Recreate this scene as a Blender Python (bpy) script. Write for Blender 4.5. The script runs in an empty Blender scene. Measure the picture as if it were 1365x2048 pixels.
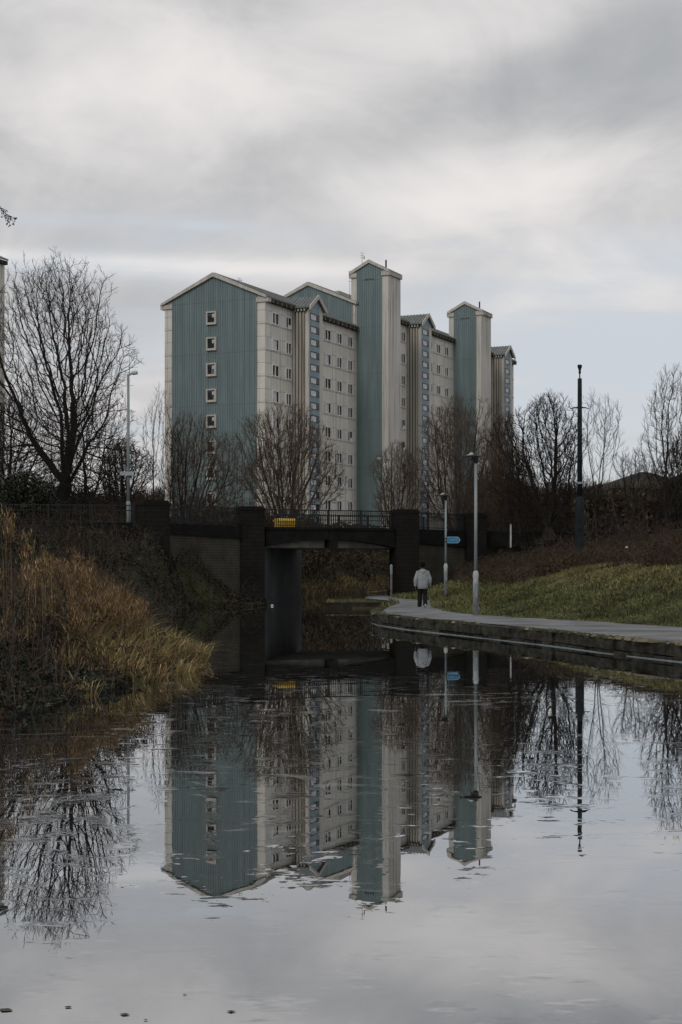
import bpy, bmesh, math, random
import numpy as np
from mathutils import Vector, Matrix
R = math.radians
random.seed(7); rng = np.random.default_rng(7)
scene = bpy.context.scene
col = scene.collection
F, CX, HY, CAMZ = 3150.0, 682.5, 1137.0, 1.9      # measured from the photograph: focal length in px, centre, horizon, eye height over water

def X(px, Y): return (px - CX) * Y / F
def Z(py, Y): return CAMZ - (py - HY) * Y / F

# ------------------------------------------------------------------ materials
def nt(m): return m.node_tree.nodes, m.node_tree.links
def mat(name, c, rough=.85, var=.25, scale=3.0, spec=.3, bump=0.0, bscale=20, stretch=(1,1,1), c2=None, metal=0.0, detail=5, coords='Object', ramp=(.35,.65)):
    """base colour varied by a fractal noise between c*(1-var) and c*(1+var) (or c and c2)"""
    m = bpy.data.materials.new(name); m.use_nodes = True
    n, l = nt(m); b = n['Principled BSDF']
    b.inputs['Roughness'].default_value = rough
    b.inputs['Specular IOR Level'].default_value = spec
    b.inputs['Metallic'].default_value = metal
    tc = n.new('ShaderNodeTexCoord'); mp = n.new('ShaderNodeMapping'); mp.inputs['Scale'].default_value = stretch
    l.new(tc.outputs[coords], mp.inputs[0])
    no = n.new('ShaderNodeTexNoise'); no.inputs['Scale'].default_value = scale; no.inputs['Detail'].default_value = detail
    l.new(mp.outputs[0], no.inputs['Vector'])
    r = n.new('ShaderNodeValToRGB'); r.color_ramp.elements[0].position = ramp[0]; r.color_ramp.elements[1].position = ramp[1]
    a = [max(0, x*(1-var)) for x in c]; z = [min(1, x*(1+var)) for x in c] if c2 is None else list(c2)
    if c2 is not None: a = list(c)
    r.color_ramp.elements[0].color = (*a, 1); r.color_ramp.elements[1].color = (*z, 1)
    l.new(no.outputs['Fac'], r.inputs[0]); l.new(r.outputs[0], b.inputs['Base Color'])
    if bump:
        nb = n.new('ShaderNodeTexNoise'); nb.inputs['Scale'].default_value = bscale; nb.inputs['Detail'].default_value = 6
        l.new(mp.outputs[0], nb.inputs['Vector'])
        bp = n.new('ShaderNodeBump'); bp.inputs['Distance'].default_value = bump; bp.inputs['Strength'].default_value = 1
        l.new(nb.outputs['Fac'], bp.inputs['Height']); l.new(bp.outputs[0], b.inputs['Normal'])
    return m

class N:
    """tiny helper for maths on node sockets"""
    def __init__(s, tree): s.t = tree
    def m(s, op, a, b=None, c=None, clamp=False):
        q = s.t.nodes.new('ShaderNodeMath'); q.operation = op; q.use_clamp = clamp
        for i, v in enumerate((a, b, c)):
            if v is None: continue
            if isinstance(v, (int, float)): q.inputs[i].default_value = v
            else: s.t.links.new(v, q.inputs[i])
        return q.outputs[0]
    def noise(s, vec, scale, detail=4, rough=.5, dist=0.0):
        q = s.t.nodes.new('ShaderNodeTexNoise'); q.inputs['Scale'].default_value = scale; q.inputs['Detail'].default_value = detail
        q.inputs['Roughness'].default_value = rough; q.inputs['Distortion'].default_value = dist
        s.t.links.new(vec, q.inputs['Vector']); return q
    def mapr(s, v, a, b, c=0.0, d=1.0, smooth=True):
        q = s.t.nodes.new('ShaderNodeMapRange'); q.interpolation_type = 'SMOOTHSTEP' if smooth else 'LINEAR'
        s.t.links.new(v, q.inputs[0])
        for i, x in enumerate((a, b, c, d)): q.inputs[i+1].default_value = x
        return q.outputs[0]
    def mix(s, f, a, b, mode='MIX'):
        q = s.t.nodes.new('ShaderNodeMix'); q.data_type = 'RGBA'; q.blend_type = mode
        if isinstance(f, (int, float)): q.inputs[0].default_value = f
        else: s.t.links.new(f, q.inputs[0])
        for i, v in ((6, a), (7, b)):
            if isinstance(v, tuple): q.inputs[i].default_value = (*v, 1) if len(v) == 3 else v
            else: s.t.links.new(v, q.inputs[i])
        return q.outputs[2]
    def mapping(s, vec, scale=(1,1,1), loc=(0,0,0)):
        q = s.t.nodes.new('ShaderNodeMapping'); q.inputs['Scale'].default_value = scale; q.inputs['Location'].default_value = loc
        s.t.links.new(vec, q.inputs[0]); return q.outputs[0]

def facade_mat(name, base, shadow_dirt_z=None, joint_u=1.25, stain=.5, groove=0.0):
    """rendered concrete panels: painted sill shadow and dirt lines, vertical panel joints and rain streaks with shapes of their own"""
    m = bpy.data.materials.new(name); m.use_nodes = True
    t = m.node_tree; n = N(t); b = t.nodes['Principled BSDF']
    b.inputs['Roughness'].default_value = .8; b.inputs['Specular IOR Level'].default_value = .25
    tc = t.nodes.new('ShaderNodeTexCoord'); sx = t.nodes.new('ShaderNodeSeparateXYZ'); t.links.new(tc.outputs['Object'], sx.inputs[0])
    ob = tc.outputs['Object']
    blot = n.noise(n.mapping(ob, (.35,.35,.2)), 1.0, 5).outputs['Fac']
    c = n.mix(n.mapr(blot, .35, .7), tuple(x*.90 for x in base), tuple(min(1, x*1.06) for x in base))
    st = n.noise(n.mapping(ob, (2.6,2.6,.09)), 1.0, 5, .6).outputs['Fac']
    c = n.mix(n.m('MULTIPLY', n.mapr(st, .50, .74), stain), c, (.115,.098,.064))
    st2 = n.noise(n.mapping(ob, (1.3,1.3,.5), (9,4,2)), 1.0, 6, .65).outputs['Fac']
    c = n.mix(n.m('MULTIPLY', n.mapr(st2, .55, .8), stain*.5), c, (.16,.155,.14))
    if shadow_dirt_z is not None:
        for off, w, k in shadow_dirt_z:  # sill shadow and dirt painted into the colour as dark storey lines
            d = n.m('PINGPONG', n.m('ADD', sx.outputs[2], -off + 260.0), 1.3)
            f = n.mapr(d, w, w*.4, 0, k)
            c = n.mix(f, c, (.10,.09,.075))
        su = n.m('ADD', sx.outputs[0], sx.outputs[1])
        d = n.m('PINGPONG', n.m('ADD', su, 100.0), joint_u*.5)
        c = n.mix(n.mapr(d, .05, .02, 0, .38), c, (.13,.12,.10))
    t.links.new(c, b.inputs['Base Color'])
    nb = n.noise(ob, 9, 5).outputs['Fac']
    bp = t.nodes.new('ShaderNodeBump'); bp.inputs['Distance'].default_value = .01; t.links.new(nb, bp.inputs['Height']); t.links.new(bp.outputs[0], b.inputs['Normal'])
    return m

def clad_mat(name, base):
    m = bpy.data.materials.new(name); m.use_nodes = True
    t = m.node_tree; n = N(t); b = t.nodes['Principled BSDF']
    b.inputs['Roughness'].default_value = .55; b.inputs['Specular IOR Level'].default_value = .3
    tc = t.nodes.new('ShaderNodeTexCoord'); ob = tc.outputs['Object']
    blot = n.noise(n.mapping(ob, (1.6,1.6,.12)), 1.0, 5, .6).outputs['Fac']
    c = n.mix(n.mapr(blot, .3, .72), tuple(x*.82 for x in base), tuple(x*1.12 for x in base))
    b2 = n.noise(n.mapping(ob, (.3,.3,.3), (3,3,3)), 1.0, 4).outputs['Fac']
    c = n.mix(n.m('MULTIPLY', n.mapr(b2, .42, .72), .5), c, tuple(x*.7+.02 for x in base))
    sz_ = t.nodes.new('ShaderNodeSeparateXYZ'); t.links.new(ob, sz_.inputs[0])
    d_ = n.m('PINGPONG', n.m('ADD', sz_.outputs[2], 100.0), 2.6); c = n.mix(n.mapr(d_, .045, .02, 0, .35), c, tuple(x*.35 for x in base))
    st_ = n.noise(n.mapping(ob, (3.2,3.2,.10), (5,1,8)), 1.0, 4, .6).outputs['Fac']; c = n.mix(n.m('MULTIPLY', n.mapr(st_, .52, .72), .35), c, tuple(x*.5+.02 for x in base))
    t.links.new(c, b.inputs['Base Color'])
    return m

def brick_mat(name, c1, c2, mortar, sx=1.0):
    m = bpy.data.materials.new(name); m.use_nodes = True
    t = m.node_tree; n = N(t); b = t.nodes['Principled BSDF']
    b.inputs['Roughness'].default_value = .95; b.inputs['Specular IOR Level'].default_value = .15
    tc = t.nodes.new('ShaderNodeTexCoord'); s = t.nodes.new('ShaderNodeSeparateXYZ'); t.links.new(tc.outputs['Object'], s.inputs[0])
    cb = t.nodes.new('ShaderNodeCombineXYZ')
    t.links.new(n.m('ADD', s.outputs[0], n.m('MULTIPLY', s.outputs[1], .8)), cb.inputs[0]); t.links.new(s.outputs[2], cb.inputs[1])
    br = t.nodes.new('ShaderNodeTexBrick'); t.links.new(cb.outputs[0], br.inputs['Vector'])
    br.inputs['Color1'].default_value = (*c1,1); br.inputs['Color2'].default_value = (*c2,1); br.inputs['Mortar'].default_value = (*mortar,1)
    br.inputs['Scale'].default_value = sx; br.inputs['Mortar Size'].default_value = .03; br.inputs['Brick Width'].default_value = .42; br.inputs['Row Height'].default_value = .135
    nz = n.noise(tc.outputs['Object'], 1.1, 6, .65).outputs['Fac']
    c = n.mix(n.mapr(nz, .35, .7, 0, .75), br.outputs['Color'], tuple(x*.35 for x in c1))
    t.links.new(c, b.inputs['Base Color'])
    bp = t.nodes.new('ShaderNodeBump'); bp.inputs['Distance'].default_value = .008
    t.links.new(br.outputs['Fac'], bp.inputs['Height']); bp.invert = True; t.links.new(bp.outputs[0], b.inputs['Normal'])
    return m

M = {}
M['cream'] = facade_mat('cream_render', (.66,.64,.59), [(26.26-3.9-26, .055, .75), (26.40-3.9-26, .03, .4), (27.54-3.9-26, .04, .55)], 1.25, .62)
M['cream_plain'] = facade_mat('cream_concrete', (.56,.545,.505), None, 1, .8)
M['cream_fin'] = facade_mat('cream_fins', (.40,.385,.345), None, 1, .9); M['groove'] = facade_mat('stained_groove', (.15,.135,.11), None, 1, .9)
M['trim'] = mat('cream_trim', (.46,.44,.405), .75, .14, 2.2, stretch=(1,1,.4))
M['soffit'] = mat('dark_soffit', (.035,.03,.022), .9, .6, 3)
M['teal'] = clad_mat('teal_cladding', (.165,.222,.232))
M['blue_panel'] = clad_mat('blue_panel', (.22,.30,.345))
M['roof'] = clad_mat('roof_sheet', (.17,.185,.185))
M['white_frame'] = mat('white_frame', (.70,.69,.67), .5, .1, 2)
M['curtain'] = mat('curtain', (.56,.58,.60), .9, .22, 1.7)
M['stone_dark'] = brick_mat('sooty_stone', (.0165,.0158,.0145), (.0145,.014,.013), (.0115,.011,.0105), .62)
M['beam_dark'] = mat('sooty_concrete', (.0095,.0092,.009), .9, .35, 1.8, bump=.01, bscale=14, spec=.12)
M['soffit_grey'] = mat('soffit_concrete', (.16,.155,.14), .9, .3, 1.5)
M['abut'] = mat('abutment_concrete', (.058,.066,.069), .8, .35, .5, stretch=(1,1,.8), bump=.01, bscale=8)
M['wing'] = brick_mat('sooty_brick', (.074,.071,.056), (.066,.064,.051), (.048,.046,.038))
M['rail'] = mat('black_iron', (.012,.0125,.0135), .6, .3, 6)
M['yellow'] = mat('yellow_plastic', (.42,.27,.025), .55, .14, 4)
M['steel'] = mat('galvanised_steel', (.235,.27,.285), .5, .18, 3, metal=.2, stretch=(1,1,.4))
M['steel_base'] = mat('painted_steel_base', (.37,.40,.41), .55, .22, 4, stretch=(1,1,.5))
M['steel_dark'] = mat('dark_metal', (.03,.032,.035), .5, .3, 5)
M['base_dark'] = mat('grey_root', (.13,.135,.135), .8, .35, 4)
M['lens'] = mat('lamp_lens', (.42,.43,.43), .25, .08, 3)
M['mast_green'] = mat('dark_green_paint', (.014,.020,.021), .75, .3, 3, spec=.12)
M['sign_blue'] = mat('sign_blue', (.032,.14,.28), .5, .10, 5)
M['sign_pale'] = mat('sign_border', (.15,.31,.42), .5, .1, 5)
M['sign_grey'] = mat('sign_grey', (.28,.33,.36), .6, .15, 5)
M['asphalt_path'] = mat('path_asphalt', (.15,.156,.16), .85, .38, .8, bump=.012, bscale=30, detail=8)
M['asphalt'] = mat('road_asphalt', (.045,.046,.048), .9, .25, 1.2, bump=.01, bscale=30)
M['earth'] = mat('earth', (.026,.024,.013), 1, .5, .9, c2=(.040,.043,.018), bump=.08, bscale=3)
M['bark'] = mat('bark_dark', (.020,.017,.014), .95, .5, 5, stretch=(1,1,.3), bump=.02, bscale=12)
M['bark_brown'] = mat('bark_brown', (.050,.036,.026), .95, .4, 5, stretch=(1,1,.3))
M['twig'] = mat('twig_dark', (.016,.0132,.011), .95, .4, 1.5)
M['twig_brown'] = mat('twig_brown', (.085,.062,.047), .95, .4, 1.2)
M['twig_red'] = mat('twig_red', (.062,.041,.027), .95, .4, 1.2)
M['twig_grey'] = mat('twig_grey', (.085,.080,.074), .95, .4, 1.2)
M['birch_bark'] = mat('pale_bark', (.22,.21,.195), .9, .5, 3, stretch=(1,1,.6))
M['stone_wall'] = mat('mossy_stone', (.013,.0125,.009), .95, .5, 3.4, c2=(.060,.058,.042), bump=.05, bscale=9, ramp=(.40,.72), stretch=(1,1,1.6))
M['moss'] = mat('moss', (.045,.050,.018), 1, .45, 6, bump=.03, bscale=20)
M['moss_dry'] = mat('dry_moss', (.16,.14,.085), 1, .4, 6, bump=.03, bscale=20)
M['quay_wood'] = mat('quay_timber', (.018,.014,.011), .9, .5, 3)
G = [mat('grass_green', (.098,.106,.042), .9, .4, .7), mat('grass_deep', (.080,.094,.034), .9, .4, .7), mat('grass_straw', (.205,.178,.080), .9, .35, .7), mat('grass_olive', (.15,.142,.060), .9, .35, .7)]
RD = [mat('reed_gold', (.37,.275,.125), .85, .4, 1.2), mat('reed_brown', (.175,.108,.058), .9, .4, 1.2), mat('reed_olive', (.245,.225,.092), .85, .4, 1.2), mat('reed_dark', (.052,.036,.018), .9, .4, 1.2), mat('reed_pale', (.50,.39,.20), .85, .3, 1.2)]
IV = [mat('ivy_dark', (.012,.014,.0085), .6, .5, 1.5), mat('ivy_green', (.022,.030,.013), .5, .5, 1.5), mat('dead_leaf', (.045,.026,.014), .9, .5, 1.5), mat('ivy_pale', (.062,.066,.045), .6, .4, 1.5)]
BR = [mat('bramble_red', (.062,.039,.020), .9, .45, 1.2), mat('bramble_brown', (.060,.041,.023), .9, .45, 1.2), mat('bramble_dark', (.020,.017,.011), .9, .5, 1.2), mat('bramble_green', (.035,.036,.014), .9, .4, 1.2)]
M['skin'] = mat('skin', (.085,.052,.038), .6, .12, 8)
M['hair'] = mat('black_hair', (.004,.0038,.0035), .8, .3, 20, spec=.1)
M['jacket'] = mat('grey_jersey', (.235,.255,.275), .95, .16, 5, bump=.008, bscale=18)
M['trousers'] = mat('black_cloth', (.008,.008,.009), .9, .3, 6, bump=.008, bscale=14)
M['shoe'] = mat('white_shoe', (.62,.61,.60), .7, .12, 9)
M['shoe_dark'] = mat('dark_shoe', (.03,.03,.03), .7, .2, 9)
M['tile'] = mat('brown_roof_tile', (.042,.034,.026), .95, .35, 2.5, stretch=(1,1,5), bump=.03, bscale=5)
M['brown_wall'] = mat('brown_wall', (.040,.032,.026), .95, .3, 2)
M['litter'] = mat('white_litter', (.75,.75,.74), .6, .05, 8)
M['dead_wood'] = mat('bleached_wood', (.30,.28,.25), .9, .3, 8)
M['leaf'] = mat('wet_leaf', (.040,.030,.022), .5, .4, 9)
gl = bpy.data.materials.new('window_glass'); gl.use_nodes = True; M['glass'] = gl
b = gl.node_tree.nodes['Principled BSDF']; b.inputs['Base Color'].default_value = (.012,.014,.016,1); b.inputs['Roughness'].default_value = .15; b.inputs['Specular IOR Level'].default_value = .22

# ------------------------------------------------------------------ mesh builder
class MB:
    def __init__(s): s.v = []; s.f = []; s.mi = []
    def add(s, vs, fs, mi=0):
        o = len(s.v); s.v += [tuple(p) for p in vs]
        for f in fs: s.f.append(tuple(o+i for i in f)); s.mi.append(mi)
    def box(s, x0, x1, y0, y1, z0, z1, mi=0):
        s.add([(x0,y0,z0),(x1,y0,z0),(x1,y1,z0),(x0,y1,z0),(x0,y0,z1),(x1,y0,z1),(x1,y1,z1),(x0,y1,z1)],
              [(0,3,2,1),(4,5,6,7),(0,1,5,4),(1,2,6,5),(2,3,7,6),(3,0,4,7)], mi)
    def prism(s, poly, axis, a, b, mi=0):
        """extrude a 2-D polygon; axis 'x': poly=(y,z), 'y': (x,z), 'z': (x,y)"""
        def P(p, t): return {'x': (t,p[0],p[1]), 'y': (p[0],t,p[1]), 'z': (p[0],p[1],t)}[axis]
        n = len(poly); vs = [P(p,a) for p in poly] + [P(p,b) for p in poly]
        s.add(vs, [tuple(range(n))[::-1], tuple(range(n,2*n))] + [(i,(i+1)%n,n+(i+1)%n,n+i) for i in range(n)], mi)
    def obox(s, p, q, w, z0, z1, mi=0, z0b=None, z1b=None):
        """box running from plan point p to q, width w to the left side (negative = right)"""
        p, q = Vector(p), Vector(q); d = (q-p).normalized(); nn = Vector((-d.y, d.x))*w
        z0b = z0 if z0b is None else z0b; z1b = z1 if z1b is None else z1b
        a, b, c, e = p, q, q+nn, p+nn
        s.add([(a.x,a.y,z0),(b.x,b.y,z0b),(c.x,c.y,z0b),(e.x,e.y,z0),(a.x,a.y,z1),(b.x,b.y,z1b),(c.x,c.y,z1b),(e.x,e.y,z1)],
              [(0,3,2,1),(4,5,6,7),(0,1,5,4),(1,2,6,5),(2,3,7,6),(3,0,4,7)], mi)
    def tube(s, pts, rad, n=8, mi=0, cap=True, ref=None):
        """loft of ellipses; rad entries are r or (rx, ry)"""
        pts = [Vector(p) for p in pts]; rings = []; o = len(s.v)
        for i, p in enumerate(pts):
            t = (pts[min(i+1,len(pts)-1)] - pts[max(i-1,0)]).normalized()
            rf = Vector(ref) if ref else (Vector((1,0,0)) if abs(t.x) < .9 else Vector((0,1,0)))
            a = (rf - t*rf.dot(t)).normalized(); bb = t.cross(a)
            r = rad[i]; ra, rb = (r, r) if not isinstance(r, tuple) else r
            for k in range(n):
                th = 2*math.pi*k/n; s.v.append(tuple(p + a*ra*math.cos(th) + bb*rb*math.sin(th)))
        for i in range(len(pts)-1):
            for k in range(n):
                s.f.append((o+i*n+k, o+i*n+(k+1)%n, o+(i+1)*n+(k+1)%n, o+(i+1)*n+k)); s.mi.append(mi)
        if cap:
            s.f.append(tuple(o+k for k in range(n))[::-1]); s.mi.append(mi)
            e = o+(len(pts)-1)*n; s.f.append(tuple(e+k for k in range(n))); s.mi.append(mi)
    def build(s, name, mats, parent=None, smooth=False, off=None):
        me = bpy.data.meshes.new(name)
        vs = s.v if off is None else [(x-off[0], y-off[1], z-off[2]) for x,y,z in s.v]
        me.from_pydata(vs, [], s.f)
        for m in (mats if isinstance(mats, (list,tuple)) else [mats]): me.materials.append(m)
        if any(s.mi): me.polygons.foreach_set('material_index', s.mi)
        if smooth: me.polygons.foreach_set('use_smooth', [True]*len(me.polygons))
        me.update()
        o = bpy.data.objects.new(name, me); col.objects.link(o)
        if parent: o.parent = parent
        return o

def np_mesh(name, V, Fq, mats, mi=None, parent=None, smooth=False):
    """mesh from numpy arrays (faces all of one size)"""
    me = bpy.data.meshes.new(name); k = Fq.shape[1]
    me.vertices.add(len(V)); me.vertices.foreach_set('co', np.ascontiguousarray(V, dtype=np.float32).ravel())
    me.loops.add(Fq.size); me.loops.foreach_set('vertex_index', Fq.astype(np.int32).ravel())
    me.polygons.add(len(Fq)); me.polygons.foreach_set('loop_start', np.arange(0, Fq.size, k, dtype=np.int32)); me.polygons.foreach_set('loop_total', np.full(len(Fq), k, dtype=np.int32))
    for m in (mats if isinstance(mats, (list,tuple)) else [mats]): me.materials.append(m)
    if mi is not None: me.polygons.foreach_set('material_index', np.asarray(mi, dtype=np.int32))
    if smooth: me.polygons.foreach_set('use_smooth', np.ones(len(Fq), dtype=bool))
    me.update(calc_edges=True); me.validate()
    o = bpy.data.objects.new(name, me); col.objects.link(o)
    if parent: o.parent = parent
    return o

def tag(o, label=None, cat=None, group=None, kind=None):
    if label: o['label'] = label
    if cat: o['category'] = cat
    if group: o['group'] = group
    if kind: o['kind'] = kind
    return o
def thing(name, label, cat, loc=(0,0,0), rz=0, group=None):
    o = bpy.data.objects.new(name, None); col.objects.link(o); o.location = loc; o.rotation_euler = (0,0,rz); o.empty_display_size = .3
    return tag(o, label, cat, group)
def copy_tree(o, parent=None):
    c = o.copy(); col.objects.link(c)
    if parent: c.parent = parent
    for ch in list(o.children): copy_tree(ch, c)
    return c

# value noise in numpy
_tab = rng.random((256,256))
def vnoise(x, y, s=1.0, oct=4):
    x = np.asarray(x, float)*s+37.3; y = np.asarray(y, float)*s+11.9; out = 0; a = 1; tot = 0
    for k in range(oct):
        xi = np.floor(x).astype(int); yi = np.floor(y).astype(int); fx = x-xi; fy = y-yi
        fx = fx*fx*(3-2*fx); fy = fy*fy*(3-2*fy)
        g = lambda i,j: _tab[(xi+i)&255, (yi+j)&255]
        out = out + a*((g(0,0)*(1-fx)+g(1,0)*fx)*(1-fy)+(g(0,1)*(1-fx)+g(1,1)*fx)*fy); tot += a; a *= .5; x = x*2.03; y = y*2.03
    return out/tot
def sstep(a, b, t):
    t = np.clip((np.asarray(t, float)-a)/(b-a), 0, 1); return t*t*(3-2*t)

# ------------------------------------------------------------------ plan of the place
LY = [-10,0,10,18,20,26,29,31,33,36,42,55,72,77.3,79.2,82.6,83.3,95.6,97,100,105,118,128,136,150,170,300]
LX = [-7,-6,-5,-4.7,-4.4,-3.5,-3.05,-2.9,-3.1,-4.3,-5.6,-6.8,-7.6,-7.2,-4.4,-4.2,-5.1,-3.5,-2.6,-2.5,-2.5,-.5,2.5,6,14,30,160]
RY = [-10,0,10,20,27,31.9,34.5,38.5,44.1,48.7,53.3,57.1,63.8,69.3,74.7,74.85,80,82,85,97,105,115,125,140,170,300]
RX = [18,15.5,13.2,10.7,8.4,6.92,6.1,5.2,3.52,2.1,1.13,1.1,1.63,2.2,2.2,-.77,-.3,.9,1.1,2.5,4.0,7.5,14,30,62,200]
FY = [-10,10,20,26,34,40.8,46,50.2,53,57,63.8,70,75,79,85,97,105,115,125,140,170,300]
FX = [21,16.5,14.6,12.9,10.6,8.83,7.0,5.1,4.15,3.72,3.66,4.05,4.3,3.2,2.7,4.2,6.0,10,17,34,66,205]
def Lf(y): return np.interp(y, LY, LX)
def Rf(y): return np.interp(y, RY, RX)
def Ff(y): return np.interp(y, FY, FX)
# front of the road embankment (bridge front line extended both ways) and height of the ground at its foot
BX = [-90,-30,-9.1,-4.8,3.5,7.7,14,90]; BYv = [66,72,76,83,87,93,95,104]; BH = [4.1,4.1,3.2,.2,.5,1.9,3.5,3.8]
def Bf(x): return np.interp(x, BX, BYv)
WA, WB, WC, WD = Vector((-9.1,76)), Vector((-4.8,83)), Vector((3.5,87)), Vector((7.7,93))
ROADZ = 4.1
def ground_z(x, y):
    x = np.asarray(x, float); y = np.asarray(y, float)
    dl = Lf(y)-x; dr = x-Ff(y); by = Bf(x)
    n1 = vnoise(x, y, .35, 4)-.5; n2 = vnoise(x, y, .09, 3)-.5
    far = sstep(96, 101, y)
    zl = .10 + .45*sstep(0,2.5,dl) + .45*sstep(2.5,7,dl) + 1.0*sstep(7,16,dl) + n1*.45*sstep(.3,2,dl)
    zr = .35 + 1.62*sstep(0,6.2,dr*.9) + .95*sstep(6.5,13,dr) + .55*sstep(12,22,dr) + n1*.22*sstep(.6,2.5,dr)
    zb = np.interp(x, BX, BH) - (by-y)*np.where(x < 0, np.interp(x, [-15,-9,-7], [.105,.20,.34]), .55)
    zl = np.where((y < by), np.maximum(zl*np.where((x>-9.5)&(y>60), .6, 1), np.minimum(zb, 4.1)*sstep(-.1,1.3,dl)), zl)
    zr = np.where((y < by) & (x > 3.5), np.maximum(zr, np.minimum(zb, 3.6)), zr)
    plateau = 4.05 + n2*.15
    behind = y > by + .9
    # cutting behind the bridge
    cutl = np.minimum(plateau, .15 + 3.9*sstep(-.2, 4.5, dl)); cutr = np.minimum(plateau, .35 + 3.7*sstep(0, 10, dr))
    zl = np.where(behind, np.where(y > 97, cutl, plateau), zl)
    zr = np.where(behind & (x > 3.0), np.where(y > 99, cutr, plateau), zr)
    z = np.where(dl > 0, zl, np.where(dr > 0, zr, .33))
    inside = (dl <= 0) & (x < Rf(y)+.15)
    z = np.where(inside, -.9, z)
    # narrow landing stage, kept low
    return z

def axis(parts):
    out = []
    for a, b, st in parts: out += list(np.arange(a, b, st))
    return np.array(out + [parts[-1][1]])
gx = axis([(-900,-200,100),(-200,-60,14),(-60,-24,3),(-24,-9,.7),(-9,13,.3),(13,26,.7),(26,60,3),(60,200,14),(200,900,100)])
gy = axis([(-60,-10,10),(-10,14,1.5),(14,100,.4),(100,145,1.2),(145,260,6),(260,600,40),(600,2400,200)])
GX, GY = np.meshgrid(gx, gy); GZ = ground_z(GX, GY)
nx_, ny_ = len(gx), len(gy)
idx = np.arange(nx_*ny_).reshape(ny_, nx_)
quads = np.stack([idx[:-1,:-1], idx[:-1,1:], idx[1:,1:], idx[1:,:-1]], -1).reshape(-1,4)
g = np_mesh('ground', np.stack([GX.ravel(),GY.ravel(),GZ.ravel()],1), quads, M['earth'], smooth=True)
tag(g, kind='structure')

# water: one sheet filling the cut, rippled by its normals only
wm = bpy.data.materials.new('canal_water'); wm.use_nodes = True
t = wm.node_tree; n = N(t); b = t.nodes['Principled BSDF']
b.inputs['Base Color'].default_value = (.016,.0165,.014,1); b.inputs['Roughness'].default_value = .0; b.inputs['IOR'].default_value = 1.45
geo = t.nodes.new('ShaderNodeNewGeometry'); P = geo.outputs['Position']
warp = n.noise(P, .16, 3, .5).outputs['Color']
pm = t.nodes.new('ShaderNodeVectorMath'); pm.operation = 'MULTIPLY_ADD'; t.links.new(warp, pm.inputs[0]); pm.inputs[1].default_value = (5,5,0); t.links.new(P, pm.inputs[2])
PW = pm.outputs[0]
big = n.noise(PW, .085, 2, .5).outputs['Fac']                       # wide zones where the film breaks up
zone = n.mapr(big, .38, .52)
fl = n.noise(n.mapping(PW, (.7,1.0,1)), 3.1, 8, .70).outputs['Fac']
fleck = n.mapr(fl, .515, .575)
sy_ = t.nodes.new('ShaderNodeSeparateXYZ'); t.links.new(P, sy_.inputs[0])
calm = n.m('MULTIPLY', n.mapr(sy_.outputs[1], 8, 14, .30, 1.0), n.mapr(sy_.outputs[1], 21, 33, 1.0, .06))                  # sheltered, calmer water close to the near bank
mask = n.m('MULTIPLY', n.m('MULTIPLY', fleck, n.m('ADD', n.m('MULTIPLY', zone, .88), .12)), calm)
fine = n.noise(n.mapping(P, (.7,1.6,1)), 8.5, 3, .55).outputs['Color']
slow = n.noise(P, .55, 2, .5).outputs['Color']
mid = n.noise(n.mapping(P, (.6,1.4,1)), 2.1, 2, .5).outputs['Color']
def vm(op, a, b_):
    q = t.nodes.new('ShaderNodeVectorMath'); q.operation = op
    for i, v in enumerate((a, b_)):
        if isinstance(v, tuple): q.inputs[i].default_value = v
        else: t.links.new(v, q.inputs[i])
    return q.outputs[0]
def vscale(a, f):
    q = t.nodes.new('ShaderNodeVectorMath'); q.operation = 'SCALE'; t.links.new(a, q.inputs[0])
    if isinstance(f, (int,float)): q.inputs['Scale'].default_value = f
    else: t.links.new(f, q.inputs['Scale'])
    return q.outputs[0]
h = (.5,.5,.5)
nv = vm('ADD', vscale(vm('SUBTRACT', fine, h), n.m('MULTIPLY', mask, .15)), vscale(vm('SUBTRACT', slow, h), .0011))
nv = vm('ADD', nv, vscale(vm('SUBTRACT', mid, h), n.m('ADD', n.m('MULTIPLY', zone, .0028), .0007)))
nv = vm('MULTIPLY', nv, (1,1,0)); nv = vm('ADD', nv, (0,0,1))
q = t.nodes.new('ShaderNodeVectorMath'); q.operation = 'NORMALIZE'; t.links.new(nv, q.inputs[0]); t.links.new(q.outputs[0], b.inputs['Normal'])
gs = t.nodes.new('ShaderNodeBsdfGlossy'); gs.inputs['Color'].default_value = (.90,.92,.95,1); gs.inputs['Roughness'].default_value = 0; t.links.new(q.outputs[0], gs.inputs['Normal'])
mx = t.nodes.new('ShaderNodeMixShader'); mx.inputs[0].default_value = .38; t.links.new(b.outputs[0], mx.inputs[1]); t.links.new(gs.outputs[0], mx.inputs[2])
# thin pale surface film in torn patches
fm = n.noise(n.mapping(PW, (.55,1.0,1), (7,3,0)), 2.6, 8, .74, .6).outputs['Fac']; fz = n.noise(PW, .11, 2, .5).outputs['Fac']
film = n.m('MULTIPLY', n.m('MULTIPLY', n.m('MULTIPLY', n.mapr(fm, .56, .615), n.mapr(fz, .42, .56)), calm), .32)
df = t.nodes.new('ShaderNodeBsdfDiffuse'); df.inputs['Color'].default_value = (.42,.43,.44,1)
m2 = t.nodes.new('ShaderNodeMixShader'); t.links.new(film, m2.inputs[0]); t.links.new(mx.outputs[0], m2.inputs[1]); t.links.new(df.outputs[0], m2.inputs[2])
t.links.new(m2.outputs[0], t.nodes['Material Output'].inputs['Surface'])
w = MB(); w.add([(-24,-8,0),(20,-8,0),(70,200,0),(-24,200,0)], [(0,1,2,3)]); o = w.build('water', wm); tag(o, kind='structure')

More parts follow.
